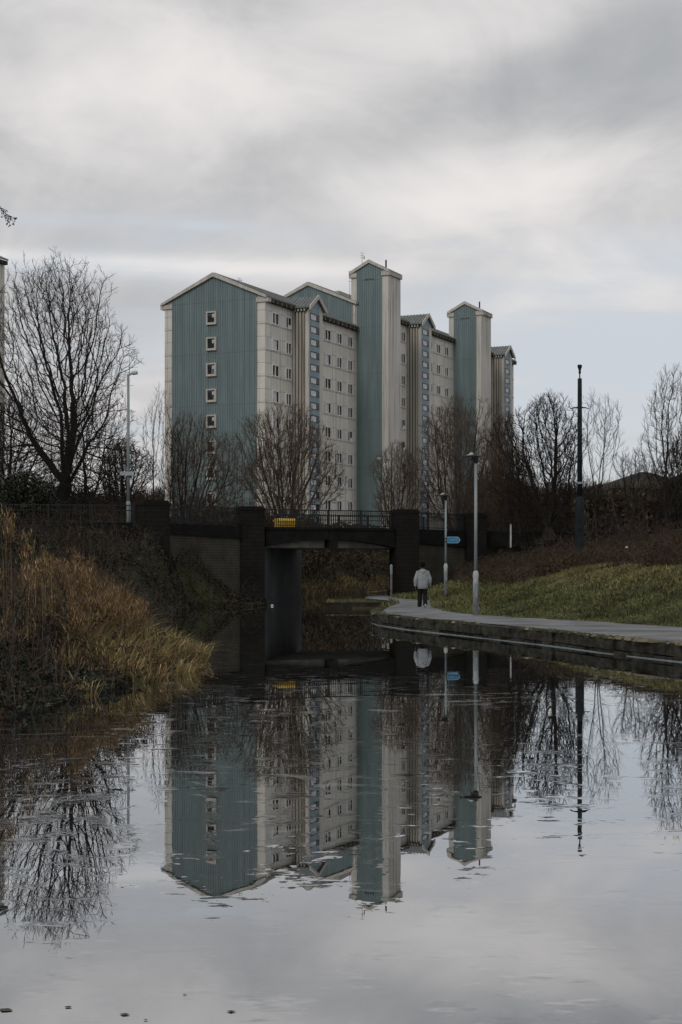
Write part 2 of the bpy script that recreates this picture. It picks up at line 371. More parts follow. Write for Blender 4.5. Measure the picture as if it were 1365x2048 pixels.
# towpath
ys = np.concatenate([np.arange(-6,74.6,.35), [74.7,75.2,76,77,78,79,80,82,84,86,90,94,97,101,110,125,139]])
NEAR = {}
def near_edge(y):
    if y < 74.75: return Rf(y)+.38
    return np.interp(y, [74.75,79,82,85,97,105,115,125,140], [2.35,1.5,1.25,1.35,2.8,4.3,7.9,14.4,30.4])
pb = MB(); vs = []; fs = []
for i, y in enumerate(ys):
    a, c = near_edge(y), Ff(y)
    wob = .34*(vnoise(0, y, 1.1, 4)-.5)
    c = max(c, a+.8)
    for k in range(5):
        tt = k/4; vs.append((a+(c-a+wob*2)*tt, y, .375+.02*math.sin(tt*math.pi)))
    if i: fs += [((i-1)*5+k, (i-1)*5+k+1, i*5+k+1, i*5+k) for k in range(4)]
pb.add(vs, fs); o = pb.build('towpath', M['asphalt_path'], smooth=True); tag(o, kind='structure')

# road over the bridge
rb = MB(); e1 = (WC-WB).normalized(); wdir = Vector((.15,.989))
rp = [(-90,66),(-30,72),(-9.1,76.6),(-4.8,83.6),(3.5,87.6),(7.7,93.6),(14,95.6),(90,104.6)]
vs = []; fs = []
for i, (x, y) in enumerate(rp):
    vs += [(x, y+.7, ROADZ+.03), (x+.15*9, y+.7+9, ROADZ+.03)]
    if i: fs.append((2*i-2, 2*i, 2*i+1, 2*i-1))
rb.add(vs, fs); o = rb.build('road', M['asphalt']); tag(o, kind='structure')

# ------------------------------------------------------------------ canal wall of stone blocks with a mossy coping
wall = thing('canal_wall', 'dark mossy stone wall holding the towpath above the water', 'wall', (5,40,0))
st = MB(); cp = MB(); ms = MB()
yy = 4.0; course = [(-.55,-.17),(-.17,.10)]
def wpt(y): return Vector((float(Rf(y)), y))
for ci, (z0, z1) in enumerate(course):
    y = 3.0
    while y < 57.5:
        Lb = random.uniform(.35,.8); p, q_ = wpt(y), wpt(min(y+Lb-.025,57.6)); j = random.uniform(-.05,.045)
        d = (q_-p).normalized(); nn = Vector((-d.y,d.x))
        st.obox(p+nn*j, q_+nn*(j+random.uniform(-.012,.012)), -.36, z0+.012, z1-.012+random.uniform(-.012,.012)); y += Lb
    y = 57.6
    while y < 74:
        Lb = random.uniform(.5,1.0); p, q_ = wpt(y), wpt(min(y+Lb-.02,74.5)); st.obox(p, q_, -.36, z0+.012, z1-.012); y += Lb
y = 3.0
while y < 74:
    Lb = random.uniform(.7,1.3); p, q_ = wpt(y), wpt(min(y+Lb-.03,74.5)); j = random.uniform(-.04,.05)
    d = (q_-p).normalized(); nn = Vector((-d.y,d.x)); tz = .365+random.uniform(-.015,.025)
    cp.obox(p+nn*(.01+j), q_+nn*(.01+j), -.42, .105, tz, 0, None, tz+random.uniform(-.012,.012)); y += Lb
for k in range(900):
    y = random.uniform(27,57) if random.random() < .8 else random.uniform(57,74); p = wpt(y); r = random.uniform(.03,.09)
    if vnoise(0, y, .5, 3) < .48 and y > 40: continue
    c = Vector((p.x+random.uniform(-.06,.36), y, .375)); hh = r*random.uniform(.25,.55)
    ring = [(c.x+r*math.cos(a)*random.uniform(.7,1.2), c.y+r*1.7*math.sin(a)*random.uniform(.7,1.2), .345) for a in np.linspace(0,2*math.pi,8)[:-1]]
    mid_ = [(c.x+(x-c.x)*.6, c.y+(yv-c.y)*.6, .36+hh*.8) for x,yv,_ in ring]
    mi = 1 if (y < 35 or random.random() < .2) else 0
    ms.add(ring+mid_+[(c.x,c.y,.365+hh)], [(i,(i+1)%7,7+(i+1)%7,7+i) for i in range(7)]+[(7+i,7+(i+1)%7,14) for i in range(7)], mi)
y = 27.0; tm = MB()
while y < 53.5:
    Lb = random.uniform(.6,2.2); p, q_ = wpt(y), wpt(y+Lb); d = (q_-p).normalized(); nn = Vector((-d.y,d.x))
    if random.random() < .93: tm.obox(p+nn*.055, q_+nn*.055, -.02, .004, .004+random.uniform(.007,.016))
    y += Lb
tm.build('waterline_strip', M['sign_grey'], wall, off=(5,40,0))  # thin pale strip along the wall at water level
st.build('stone_course', M['stone_wall'], wall, off=(5,40,0)); cp.build('coping', M['stone_wall'], wall, off=(5,40,0)); ms.build('moss', [M['moss'],M['moss_dry']], wall, True, off=(5,40,0))

# landing stage beyond the path's bend
ls = thing('landing_stage', 'low grassy landing stage with a dark timber edge before the bridge', 'landing stage', (.7,77,0))
a = MB(); a.prism([(-.77,74.8),(2.45,74.8),(2.3,79.4),(.6,81.6),(-.3,80)], 'z', -.5, .27)
a.build('bank_top', M['moss'], ls, off=(.7,77,0))
a = MB(); a.obox((-.86,74.72), (2.45,74.72), .08, -.4, .235); a.obox((-.86,74.72),(-.38,80), -.08, -.4, .235)
a.obox((-.86,74.70), (2.45,74.70), .07, .236, .285)
a.build('timber_edge', M['quay_wood'], ls, off=(.7,77,0))

# ------------------------------------------------------------------ bridge
BO = (-.6,85,0)
br = thing('road_bridge', 'dark low canal bridge with four square pillars and iron railings', 'bridge', BO)
def pillar(c, zb, ang, wd=1.3):
    m = MB(); cs, sn = math.cos(ang), math.sin(ang)
    def rect(hw, z0, z1, hb=None):
        hb = hw if hb is None else hb; vs = []
        for hh, z in ((hb,z0),(hw,z1)):
            for sx, sy in ((-1,-1),(1,-1),(1,1),(-1,1)):
                vs.append((c.x+cs*sx*hh-sn*sy*hh, c.y+sn*sx*hh+cs*sy*hh, z))
        m.add(vs, [(0,3,2,1),(4,5,6,7),(0,1,5,4),(1,2,6,5),(2,3,7,6),(3,0,4,7)])
    h = wd/2
    rect(h, zb+.9, 4.94, h*1.02); rect(h+.09, zb, zb+.9); rect(h+.045, 4.943, 5.06); rect(h-.03, 5.063, 5.16)
    return m
amain = math.atan2(e1.y, e1.x)
for c, zb, ang in ((WA,1.6,amain),(WB,-.6,amain*.6),(WC,-.2,amain*.6),(WD,.6,amain)):
    pillar(c, zb, ang).build('pillar', M['stone_dark'], br, off=BO)
# main beam: shallow arched lower edge, a drop rib at mid span
d = e1; nn = Vector((-d.y, d.x)); P0 = WB+d*.76; P1 = WC-d*.76; span = (P1-P0).length
m = MB(); k = 24; front = [P0 + nn*(-.32)]; vs = []; fs = []
for i in range(k+1):
    tt = i/k; p = P0+d*span*tt; arch = 3.04+.40*(1-(2*tt-1)**2)
    for off_, z in ((-.35,arch),(-.35,4.08),(.25,4.08),(.25,arch)):
        vs.append((p.x+nn.x*off_, p.y+nn.y*off_, z))
    if i: fs += [tuple(4*(i-1)+a_ for a_ in (j,)) + tuple() for j in ()] + [(4*(i-1)+j, 4*i+j, 4*i+(j+1)%4, 4*(i-1)+(j+1)%4) for j in range(4)]
m.add(vs, fs+[(0,1,2,3),(4*k+3,4*k+2,4*k+1,4*k)])
pm_ = P0+d*span*.512; m.obox(pm_-d*.24+nn*(-.42), pm_+d*.24+nn*(-.42), .8, 3.0, 3.9)
a0 = P0+nn*(-.41); a1 = P1+nn*(-.41); m.obox(a0, a1, .055, 3.96, 4.10); 
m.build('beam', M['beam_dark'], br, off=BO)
m = MB(); q0, q1 = P0+nn*.26, P1+nn*.26; q0 -= d*.6; q1 += d*.6
w2 = wdir*9.6
m.add([(q0.x,q0.y,3.02),(q1.x,q1.y,3.02),(q1.x+w2.x,q1.y+w2.y,3.02),(q0.x+w2.x,q0.y+w2.y,3.02),(q0.x,q0.y,4.06),(q1.x,q1.y,4.06),(q1.x+w2.x,q1.y+w2.y,4.06),(q0.x+w2.x,q0.y+w2.y,4.06)],
      [(0,3,2,1),(4,5,6,7),(0,1,5,4),(1,2,6,5),(2,3,7,6),(3,0,4,7)])
m.build('deck', M['soffit_grey'], br, off=BO)
# abutments under the deck
m = MB(); A0, A1 = Vector((-4.05,83.7)), Vector((-2.38,95.4)); m.obox(A0, A1, 1.4, -.8, 3.015); m.obox(A0+Vector((.06,.3)), A1+Vector((.06,-.1)), .12, -.8, .25)
m.build('abutment', M['abut'], br, off=BO)
m = MB(); A0, A1 = Vector((2.8,87.3)), Vector((4.45,98.2)); m.obox(A0, A1, -1.4, -.3, 3.015); m.build('abutment', M['abut'], br, off=BO)
# wing walls: brick below, dark band on top
for p, q_, zc0, zc1 in ((WA, WB, 3.6, 3.45), (WC, WD, 3.3, 3.15)):
    dd = (q_-p).normalized(); p2, q2 = p+dd*.72, q_-dd*.72
    m = MB(); m.obox(p2, q2, .6, -.6, zc0, 0, None, zc1); m.build('wing_wall', M['wing'], br, off=BO)
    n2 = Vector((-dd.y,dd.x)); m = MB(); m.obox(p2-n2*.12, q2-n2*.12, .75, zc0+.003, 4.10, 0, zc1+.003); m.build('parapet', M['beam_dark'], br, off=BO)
def railing(p, q_, z0, name, parent, off, sp=.125, h=.96, post=2.05, mid=True, zq=None):
    m = MB(); L = (q_-p).length; d = (q_-p).normalized(); nb = int(L/sp); zq = z0 if zq is None else zq
    def zz(s): return z0+(zq-z0)*s/L
    def bar(a, b, zlo, zhi, w_): m.obox(p+d*a, p+d*b, w_, zz(a)+zlo, zz(a)+zhi, 0, zz(b)+zlo, zz(b)+zhi)
    bar(0, L, h-.055, h, .06)
    if mid: bar(0, L, h-.29, h-.25, .05)
    bar(0, L, .09, .13, .05)
    for i in range(nb+1):
        s = min(i*sp, L-.02); bar(s, s+.026, .0, h-.05, .026)
    npst = max(1, round(L/post))
    for i in range(npst+1):
        s = min(max(i*L/npst-.045,0), L-.09); c = p+d*s
        m.obox(c-Vector((-d.y,d.x))*.02, c+d*.09-Vector((-d.y,d.x))*.02, .09, zz(s)-.1, zz(s)+h+.02)
    return m.build(name, M['rail'], parent, off=off)
railing(P0, P1, 4.10, 'railing', br, BO)
for p, q_ in ((WA,WB),(WC,WD)):
    dd = (q_-p).normalized(); n2 = Vector((-dd.y,dd.x)); railing(p+dd*.7+n2*.1, q_-dd*.7+n2*.1, 4.10, 'railing', br, BO)
railing(P0+w2+nn*.1-d*1, P1+w2+nn*.1+d*1, 4.10, 'railing', br, BO, .14)
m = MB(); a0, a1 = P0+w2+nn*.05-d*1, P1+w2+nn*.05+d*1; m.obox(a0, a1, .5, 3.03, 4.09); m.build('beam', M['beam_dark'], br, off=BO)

# iron railings carrying on past the end pillars
for name_, lab, p, q_ in (('iron_fence','black iron railing running left from the leftmost bridge pillar', Vector((-24,73.2)), WA+Vector((-.85,-.05))),
                    ('iron_fence','black iron railing running right from the rightmost bridge pillar', WD+Vector((.85,.4)), Vector((17,95.4)))):
    f = thing(name_, lab, 'fence', (p.x,p.y,4.05), 0, 'railings beyond the bridge pillars')
    railing(p, q_, 4.02, 'railing_panel', f, (p.x,p.y,4.05), .135, .95)
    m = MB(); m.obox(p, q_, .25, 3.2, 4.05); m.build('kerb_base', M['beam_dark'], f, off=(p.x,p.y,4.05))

# yellow grit bin on the bridge pavement
gp = (X(571,86.2), 86.2, 4.135)
gb = thing('grit_bin', 'yellow grit bin standing behind the bridge railing', 'bin', gp, amain)
m = MB(); m.prism([(-.36,0),(.36,0),(.42,.33),(-.42,.33)], 'x', -.50, .50); 
for s in (-.34,0,.34): m.box(s-.03, s+.03, -.425, -.38, .04, .30)
m.build('body', M['yellow'], gb)
m = MB(); m.prism([(-.47,.335),(.47,.335),(.45,.40),(.18,.50),(-.18,.50),(-.45,.40)], 'x', -.54, .54); m.build('lid', M['yellow'], gb)

# slim post beside the right pillar
pp = (X(783,85.2), 85.2, .34); f = thing('marker_post', 'slim pale post at the left foot of the right main pillar', 'post', pp)
m = MB(); m.tube([(0,0,0),(0,0,1.25)], [.06,.06], 8); m.build('post', M['base_dark'], f); m = MB(); m.tube([(0,0,1.25),(0,0,1.72),(0,0,1.78)], [.075,.075,.03], 8); m.build('cap', M['steel'], f)

# ------------------------------------------------------------------ apartment block (local x along the long front, y into the block, z from its foot)
U = (.4241,.9056); C0 = (X(531,156), 156.0, 3.9); ROT = math.atan2(U[1], U[0]); GZ0 = 3.9
blk = thing('apartment_block', 'long cream and teal tower block with two tall stair towers behind the bridge', 'building', C0, ROT)
H1, H2, ST = 28.75-GZ0, 31.35-GZ0, 2.6
DEP, U1, UEND = 11.6, 21.45, 75.7
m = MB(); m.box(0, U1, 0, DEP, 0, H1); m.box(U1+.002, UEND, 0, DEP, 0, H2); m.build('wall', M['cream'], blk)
# gable infill panels, ribbed
def ribbed_gable(xf, y0, y1, zb, eave, peakz, pm, yc, name='cladding_panel', sp=.275, depth=.05):
    """sheet in the plane x=xf facing -x, top following the gable, with raised ribs"""
    m = MB()
    def top(y): return eave + (peakz-eave)*(1-abs(y-yc)/(yc if False else pm))
    ys_ = sorted(set([y0, y1, min(max(yc,y0),y1)]))
    poly = [(y0,zb),(y1,zb),(y1,top(y1))]+([(yc,top(yc))] if y0 < yc < y1 else [])+[(y0,top(y0))]
    m.prism(poly, 'x', xf-.06, xf+.02)
    nrib = int((y1-y0)/sp)
    for i in range(nrib+1):
        y = y0+.03+(y1-y0-.06)*i/nrib; w_ = .055
        m.prism([(y-w_,zb),(y+w_,zb),(y+w_*.98,top(y)-.03),(y-w_*.98,top(y)-.03)], 'x', xf-.06-depth, xf-.061)
    return m.build(name, M['teal'], blk)
pk1, pk2 = 31.35-GZ0, 33.95-GZ0
m = MB(); m.prism([(0,H1),(DEP,H1),(DEP/2,pk1)], 'x', 0, U1+.3); m.prism([(0,H2),(DEP,H2),(DEP/2,pk2)], 'x', U1+.05, UEND); m.build('gable', M['cream_plain'], blk)
ribbed_gable(0, .95, DEP-.95, .3, H1, pk1-.1, DEP/2, DEP/2)
ribbed_gable(U1, .35, DEP-.35, H1-.6, H2-.05, pk2-.1, DEP/2, DEP/2)
# pitched roofs with standing seams
def pitched(x0, x1, eave, peak, name='roof', over=.42):
    m = MB(); sl = (peak-eave)/(DEP/2); th = .16
    for s in (0,1):
        def Y(v): return v if s == 0 else DEP-v
        e = eave - over*sl + .12
        vs = [(x0,Y(-over),e),(x1,Y(-over),e),(x1,Y(DEP/2),peak+.12),(x0,Y(DEP/2),peak+.12)]
        vs += [(a_,b_,c_+th) for a_,b_,c_ in vs]
        m.add(vs, [(0,1,2,3),(7,6,5,4),(0,4,5,1),(1,5,6,2),(2,6,7,3),(3,7,4,0)])
        k = x0+.3
        while k < x1:
            a_ = Vector((k,Y(-over),e+th)); b_ = Vector((k,Y(DEP/2),peak+.12+th))
            m.add([a_+Vector((-.03,0,0)),a_+Vector((.03,0,0)),b_+Vector((.03,0,0)),b_+Vector((-.03,0,0)),a_+Vector((-.03,0,.07)),a_+Vector((.03,0,.07)),b_+Vector((.03,0,.07)),b_+Vector((-.03,0,.07))],
                  [(0,3,2,1),(4,5,6,7),(0,1,5,4),(1,2,6,5),(2,3,7,6),(3,0,4,7)]); k += .6
    return m.build(name, M['roof'], blk)
roof1 = pitched(-.18, U1, H1, pk1); roof2 = pitched(U1-.18, UEND+.2, H2, pk2)
def barge(xf, y0, y1, eave, peak, yc, half, wd=.42, proud=.24, over=.22, name='bargeboard', cap=True, par=None):
    m = MB(); sl = (peak-eave)/half
    for sgn in (-1,1):
        ye = yc+sgn*(half+over); ze = eave-over*sl+.30
        m.prism([(ye,ze),(ye,ze-wd*.62),(yc,peak+.30-wd),(yc,peak+.30)], 'x', xf-proud, xf+.02)
    return m.build(name, M['trim'], par or blk)
barge(-.12, 0, DEP, H1, pk1, DEP/2, DEP/2); barge(U1-.10, 0, DEP, H2, pk2, DEP/2, DEP/2, .42, .22)
# corner blocks under the gable ends
def strip(name, x0, x1, y0, y1, z0, z1, mt, par):
    m = MB(); m.box(x0, x1, y0, y1, z0, z1); return m.build(name, mt, par)
for y0, y1 in ((-.42,.95),(DEP-.95,DEP+.42)): strip('gable_shoulder', -.16, .5, y0, y1, H1-.42, H1+.02, M['trim'], blk)
# eaves: dark soffit with pale brackets
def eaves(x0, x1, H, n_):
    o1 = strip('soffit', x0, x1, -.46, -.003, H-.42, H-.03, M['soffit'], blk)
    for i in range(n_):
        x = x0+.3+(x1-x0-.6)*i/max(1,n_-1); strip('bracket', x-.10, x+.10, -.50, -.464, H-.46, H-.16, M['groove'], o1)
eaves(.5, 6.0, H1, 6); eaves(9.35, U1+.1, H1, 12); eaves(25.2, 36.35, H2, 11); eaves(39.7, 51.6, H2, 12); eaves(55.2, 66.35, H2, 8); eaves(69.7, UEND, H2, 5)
# sills
sill_z = [26.26-GZ0-ST*k for k in range(9)]
for z in sill_z:
    strip('sill_band', .01, 6.0, -.055, -.002, z-.07, z+.03, M['cream_plain'], blk); strip('sill_band', 9.35, U1, -.055, -.002, z-.07, z+.03, M['cream_plain'], blk)
    strip('sill_band', -.05, -.002, .012, .94, z-.07, z+.03, M['cream_plain'], blk); strip('sill_band', -.05, -.002, DEP-.94, DEP-.01, z-.07, z+.03, M['cream_plain'], blk)
for z in [sill_z[0]+ST]+sill_z:
    for a_, b_ in ((25.2,36.3),(39.75,51.6),(55.2,66.3),(69.75,UEND)): strip('sill_band', a_, b_, -.055, -.002, z-.07, z+.03, M['cream_plain'], blk)
# windows: one frame mesh, one pane mesh and one panel mesh per kind, copied
def make_window(wd, ht, kind):
    f = MB(); t_ = .095; dp = .11
    f.box(0, wd, -dp, 0, 0, t_); f.box(0, wd, -dp, 0, ht-t_, ht); f.box(0, t_, -dp, 0, t_+.001, ht-t_-.001); f.box(wd-t_, wd, -dp, 0, t_+.001, ht-t_-.001)
    sp = wd*(.58 if kind == 0 else .42); f.box(sp-.035, sp+.035, -dp+.01, 0, t_+.001, ht-t_-.001)
    g_ = MB(); p_ = MB()
    if kind == 0: g_.box(sp+.036, wd-t_-.001, -.03, -.004, t_+.002, ht-t_-.002); p_.box(t_+.001, sp-.036, -.035, -.004, t_+.002, ht-t_-.002)
    elif kind == 1: g_.box(t_+.001, sp-.036, -.03, -.004, t_+.002, ht-t_-.002); g_.box(sp+.036, wd-t_-.001, -.03, -.004, t_+.002+.35, ht-t_-.002); p_.box(sp+.036, wd-t_-.001, -.035, -.004, t_+.002, t_+.35)
    else: g_.box(t_+.001, sp-.036, -.03, -.004, t_+.002, ht-t_-.002); g_.box(sp+.036, wd-t_-.001, -.03, -.004, t_+.002, ht-t_-.002); p_.box(sp+.036, sp+.036+.24, -.04, -.031, t_+.01, ht-t_-.01)
    return f, g_, p_
PANEL = facade_mat('infill', (.64,.65,.65), None, 1, .45)
def place(tri, name, x, y, z, rot=0.0, first={}, panel=0):
    key = id(tri)
    if key not in first:
        f, g_, p_ = tri
        o = f.build(name, M['white_frame'], blk); pa = g_.build('pane', M['glass'], o); cu = p_.build('blind', M['curtain'], o); first[key] = (o, pa, cu)
        if panel: q_ = MB(); q_.box(-panel, -.02, -.03, -.002, .0, 1.19); q_.build('infill_panel', PANEL, o)
    else:
        s, pa0, cu0 = first[key]
        o = s.copy(); col.objects.link(o); o.parent = blk
        pa = pa0.copy(); col.objects.link(pa); pa.parent = o
        cu = cu0.copy(); col.objects.link(cu); cu.parent = o
        for c_ in s.children[2:]: k_ = c_.copy(); col.objects.link(k_); k_.parent = o
    o.location = (x, y, z); o.rotation_euler = (0,0,rot)
    return o
W = [make_window(1.45,1.22,0), make_window(1.45,1.22,1), make_window(1.45,1.22,2), make_window(1.25,1.22,1), make_window(1.25,1.22,2)]
for k, z in enumerate(sill_z):
    for j, x in enumerate((1.35,4.35)): place(random.choice((W[0],W[0],W[2]) if j == 0 else (W[4],W[4],W[3])), 'window', x, 0, z+.045, panel=1.3)
    for j, x in enumerate((13.5,16.5,19.3)): place(random.choice((W[2],W[2],W[0]) if j == 0 else (W[3],W[4],W[4],W[4])), 'window', x, 0, z+.045, panel=1.3)
for k, z in enumerate([sill_z[0]+ST]+sill_z[:8]):
    for j, x in enumerate((34.4,42.9,45.8,48.6)): place(random.choice((W[3],W[4],W[4]) if j != 1 else (W[2],W[1])), 'window', x, 0, z+.045, panel=1.3)
for k, z in enumerate([sill_z[0]+ST]+sill_z[:5]): place(W[4], 'window', 72.6, 0, z+.045)
# gable windows in deep cream surrounds
def gable_window():
    f = MB(); hw, ht, t_ = .57, 1.34, .15; d0 = -.26
    f.box(d0, 0, -hw, hw, 0, t_); f.box(d0, 0, -hw, hw, ht-t_, ht); f.box(d0, 0, -hw, -hw+t_, t_+.001, ht-t_-.001); f.box(d0, 0, hw-t_, hw, t_+.001, ht-t_-.001)
    f.box(d0+.08, -.06, -hw+t_+.001, -hw+t_+.09, t_+.002, ht-t_-.002); f.box(d0+.08,-.06, -hw+t_+.091, hw-t_-.002, t_+.002, t_+.08)
    g_ = MB(); g_.box(-.12, -.065, -hw+t_+.092, hw-t_-.002, t_+.082, ht-t_-.002)
    p_ = MB(); p_.box(-.135, -.121, -.34, -.06, .72, 1.08)
    return f, g_, p_
gw = gable_window()
for k, z in enumerate(sill_z[:8]):
    o = place(gw, 'gable_window', -.065, 6.0, z+.16)
    f_ = o.children[1]; f_.location = (0, random.uniform(-.04,.3), random.uniform(-.32,.02)); f_.scale = (1, random.uniform(.5,1.5), random.uniform(.6,1.3)); o.data.materials[0] = M['trim']
# stair bays: fins on the side, blue strip with small windows on the front
def bay(u0, H):
    w_, pr = 3.28, 1.83
    m = MB(); m.box(u0, u0+w_, -pr, -.002, 0, H-.1); m.prism([(u0,H-.1),(u0+w_,H-.1),(u0+w_/2,H+.98)], 'y', -pr, 2.0)
    o = m.build('stair_bay', M['cream_plain'], blk)
    strip('groove_panel', u0-.03, u0-.001, -pr+.40, -.05, 0, H-.45, M['groove'], o)
    for i in range(4): y = -pr+.46+i*.36; strip('fin', u0-.13, u0-.031, y, y+.20, 0, H-.45, M['cream_fin'], o)
    m = MB(); m.prism([(u0+.12,.2),(u0+2.42,.2),(u0+2.42,H+.30),(u0+1.64,H+.80),(u0+.12,H-.10)], 'y', -pr-.05, -pr-.001); m.build('blue_strip', M['blue_panel'], o)
    m = MB(); pk = H+1.05; sl = 1.08/(w_/2)
    for sgn in (-1,1):
        yc = u0+w_/2; xe = yc+sgn*(w_/2+.35); ze = pk-sl*(w_/2+.35)
        m.prism([(xe,ze),(yc,pk),(yc,pk+.14),(xe,ze+.14)], 'y', -pr-.25, 3.2)
        k = -pr-.1
        while k < 2.6:
            m.prism([(xe,ze+.14),(yc,pk+.14),(yc,pk+.21),(xe,ze+.21)], 'y', k-.03, k+.03); k += .42
    m.build('bay_roof', M['roof'], o)
    m = MB()
    for sgn in (-1,1):
        yc = u0+w_/2; xe = yc+sgn*(w_/2+.37); ze = pk-sl*(w_/2+.37)
        m.prism([(xe,ze-.22),(yc,pk-.18),(yc,pk+.24),(xe,ze+.22)], 'y', -pr-.40, -pr-.252)
    m.build('bargeboard', M['trim'], o)
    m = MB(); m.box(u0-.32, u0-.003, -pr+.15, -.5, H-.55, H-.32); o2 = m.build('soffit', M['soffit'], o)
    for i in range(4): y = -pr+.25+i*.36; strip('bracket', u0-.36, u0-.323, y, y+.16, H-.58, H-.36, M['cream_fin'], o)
    return o
def stair_window():
    f = MB(); wd, ht = 2.05, .70; f.box(0, wd, -.03, 0, 0, ht)
    g_ = MB(); g_.box(1.26, wd-.05, -.05, -.031, .05, ht-.04); p_ = MB(); p_.box(.06, 1.22, -.05, -.031, .04, ht-.13)
    return f, g_, p_
sw = stair_window()
for u0, H, nst in ((6.02,H1,17),(36.4,H2,18),(66.4,H2,11)):
    bay(u0, H)
    for k in range(nst):
        o = place(sw, 'stair_window', u0+.27, -1.885, H-1.42-k*1.3)
        o.data.materials[0] = M['steel_dark']
# tall stair towers
def tower(u0):
    y0, y1, L, TH = -3.92, .58, 3.5, 34.85-GZ0
    m = MB(); m.box(u0, u0+L, y0, y1, 0, TH); m.prism([(y0,TH),(y1,TH),((y0+y1)/2,TH+1.15)], 'x', u0, u0+L); o = m.build('stair_tower', M['cream_plain'], blk)
    yc, half = (y0+y1)/2, (y1-y0)/2; m = MB(); pk = TH+1.15; sl = 1.15/half
    ya, yb = -3.19, -.15
    def top(y): return TH+.02+(pk-TH-.25)*(1-abs(y-yc)/half)
    m.prism([(ya,0.2),(yb,.2),(yb,top(yb)),(yc,top(yc)),(ya,top(ya))], 'x', u0-.06, u0-.001)
    for i in range(12):
        y = ya+.05+(yb-ya-.1)*i/11; m.prism([(y-.05,.2),(y+.05,.2),(y+.05,top(y)-.05),(y-.05,top(y)-.05)], 'x', u0-.115, u0-.061)
    m.build('cladding_panel', M['teal'], o)
    m = MB()
    for sgn in (-1,1):
        ye = yc+sgn*(half+.14); ze = pk-sl*(half+.14)
        m.prism([(ye,ze),(yc,pk),(yc,pk+.14),(ye,ze+.14)], 'x', u0-.15, u0+L+.2)
    m.build('tower_roof', M['roof'], o)
    m = MB()
    for sgn in (-1,1):
        ye = yc+sgn*(half+.16); ze = pk-sl*(half+.16)
        m.prism([(ye,ze-.16),(yc,pk-.2),(yc,pk+.18),(ye,ze+.18)], 'x', u0-.30, u0-.152)
    m.box(u0-.2, u0+.25, y0-.2, ya+.02, TH-.55, TH-.08); m.box(u0-.2, u0+.25, yb-.02, y1+.2, TH-.55, TH-.08)
    m.build('bargeboard', M['trim'], o)
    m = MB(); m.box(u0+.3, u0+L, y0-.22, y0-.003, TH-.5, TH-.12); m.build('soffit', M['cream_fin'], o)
    m = MB(); m.tube([(u0+.55,y0+.5,TH),(u0+.55,y0+.5,TH+1.25)], [.10,.10], 8); m.build('vent_pipe', M['steel_dark'], o)
    for i in range(4): y = yc-.45+i*.3; strip('vent_slot', u0-.135, u0-.116, y-.05, y+.09, TH-.95, TH-.78, M['steel_dark'], o)
    return o
t1 = tower(21.6); t2 = tower(51.7)
def aerial(parent, x, y, z, h, n_):
    m = MB(); m.tube([(x,y,z),(x,y,z+h)], [.028,.02], 6)
    for i in range(n_):
        zz = z+h*(.6+.35*i/max(1,n_-1)); m.tube([(x-.1,y-.3,zz),(x+.1,y+.3,zz+.12)], [.014,.014], 5)
    m.tube([(x,y-.25,z+h*.55),(x,y-.25,z+h*.75)], [.05,.05], 6)
    m.build('aerial', M['steel_dark'], parent)
aerial(t1, 22.4, -.4, 35.6-GZ0, 1.6, 3); aerial(roof2, 25.2, 2.4, 32.7-GZ0, 3.2, 2); aerial(roof1, 3, 4.6, 30.9-GZ0, .6, 2)
m = MB(); m.box(24,28,3.2,5.2,33.1-GZ0,33.5-GZ0); m.build('roof_hatch', M['trim'], roof2)

# second block at the left edge of the picture
b2o = (X(6.5,171), 171.0, 3.9)
b2 = thing('apartment_block', 'cream tower block showing only its far end at the left edge', 'building', b2o, ROT)
HB = 35.3-3.9
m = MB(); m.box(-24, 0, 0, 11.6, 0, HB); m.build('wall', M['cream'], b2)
m = MB(); m.prism([(-.5,HB-.02),(5.8,HB+2.7),(12.1,HB-.02),(12.1,HB+.18),(5.8,HB+2.95),(-.5,HB+.18)], 'x', -24.3, .3); m.build('roof', M['roof'], b2)
m = MB(); m.box(-23.5, .25, -.45, -.003, HB-.45, HB-.04); m.build('soffit', M['soffit'], b2)
m = MB(); m.box(-.9,.12,-.12,-.003,0,HB-.5); m.build('corner_pier', M['cream_plain'], b2)
for k in range(9):
    for j in range(6):
        fr_, pa_, cu_ = place.__defaults__[1][id(W[4])]
        o = fr_.copy(); col.objects.link(o); o.parent = b2; o.location = (-2.8-j*3.2, 0, 26.4-3.9+5.2-ST*k)
        for q_ in (pa_, cu_): c_ = q_.copy(); col.objects.link(c_); c_.parent = o

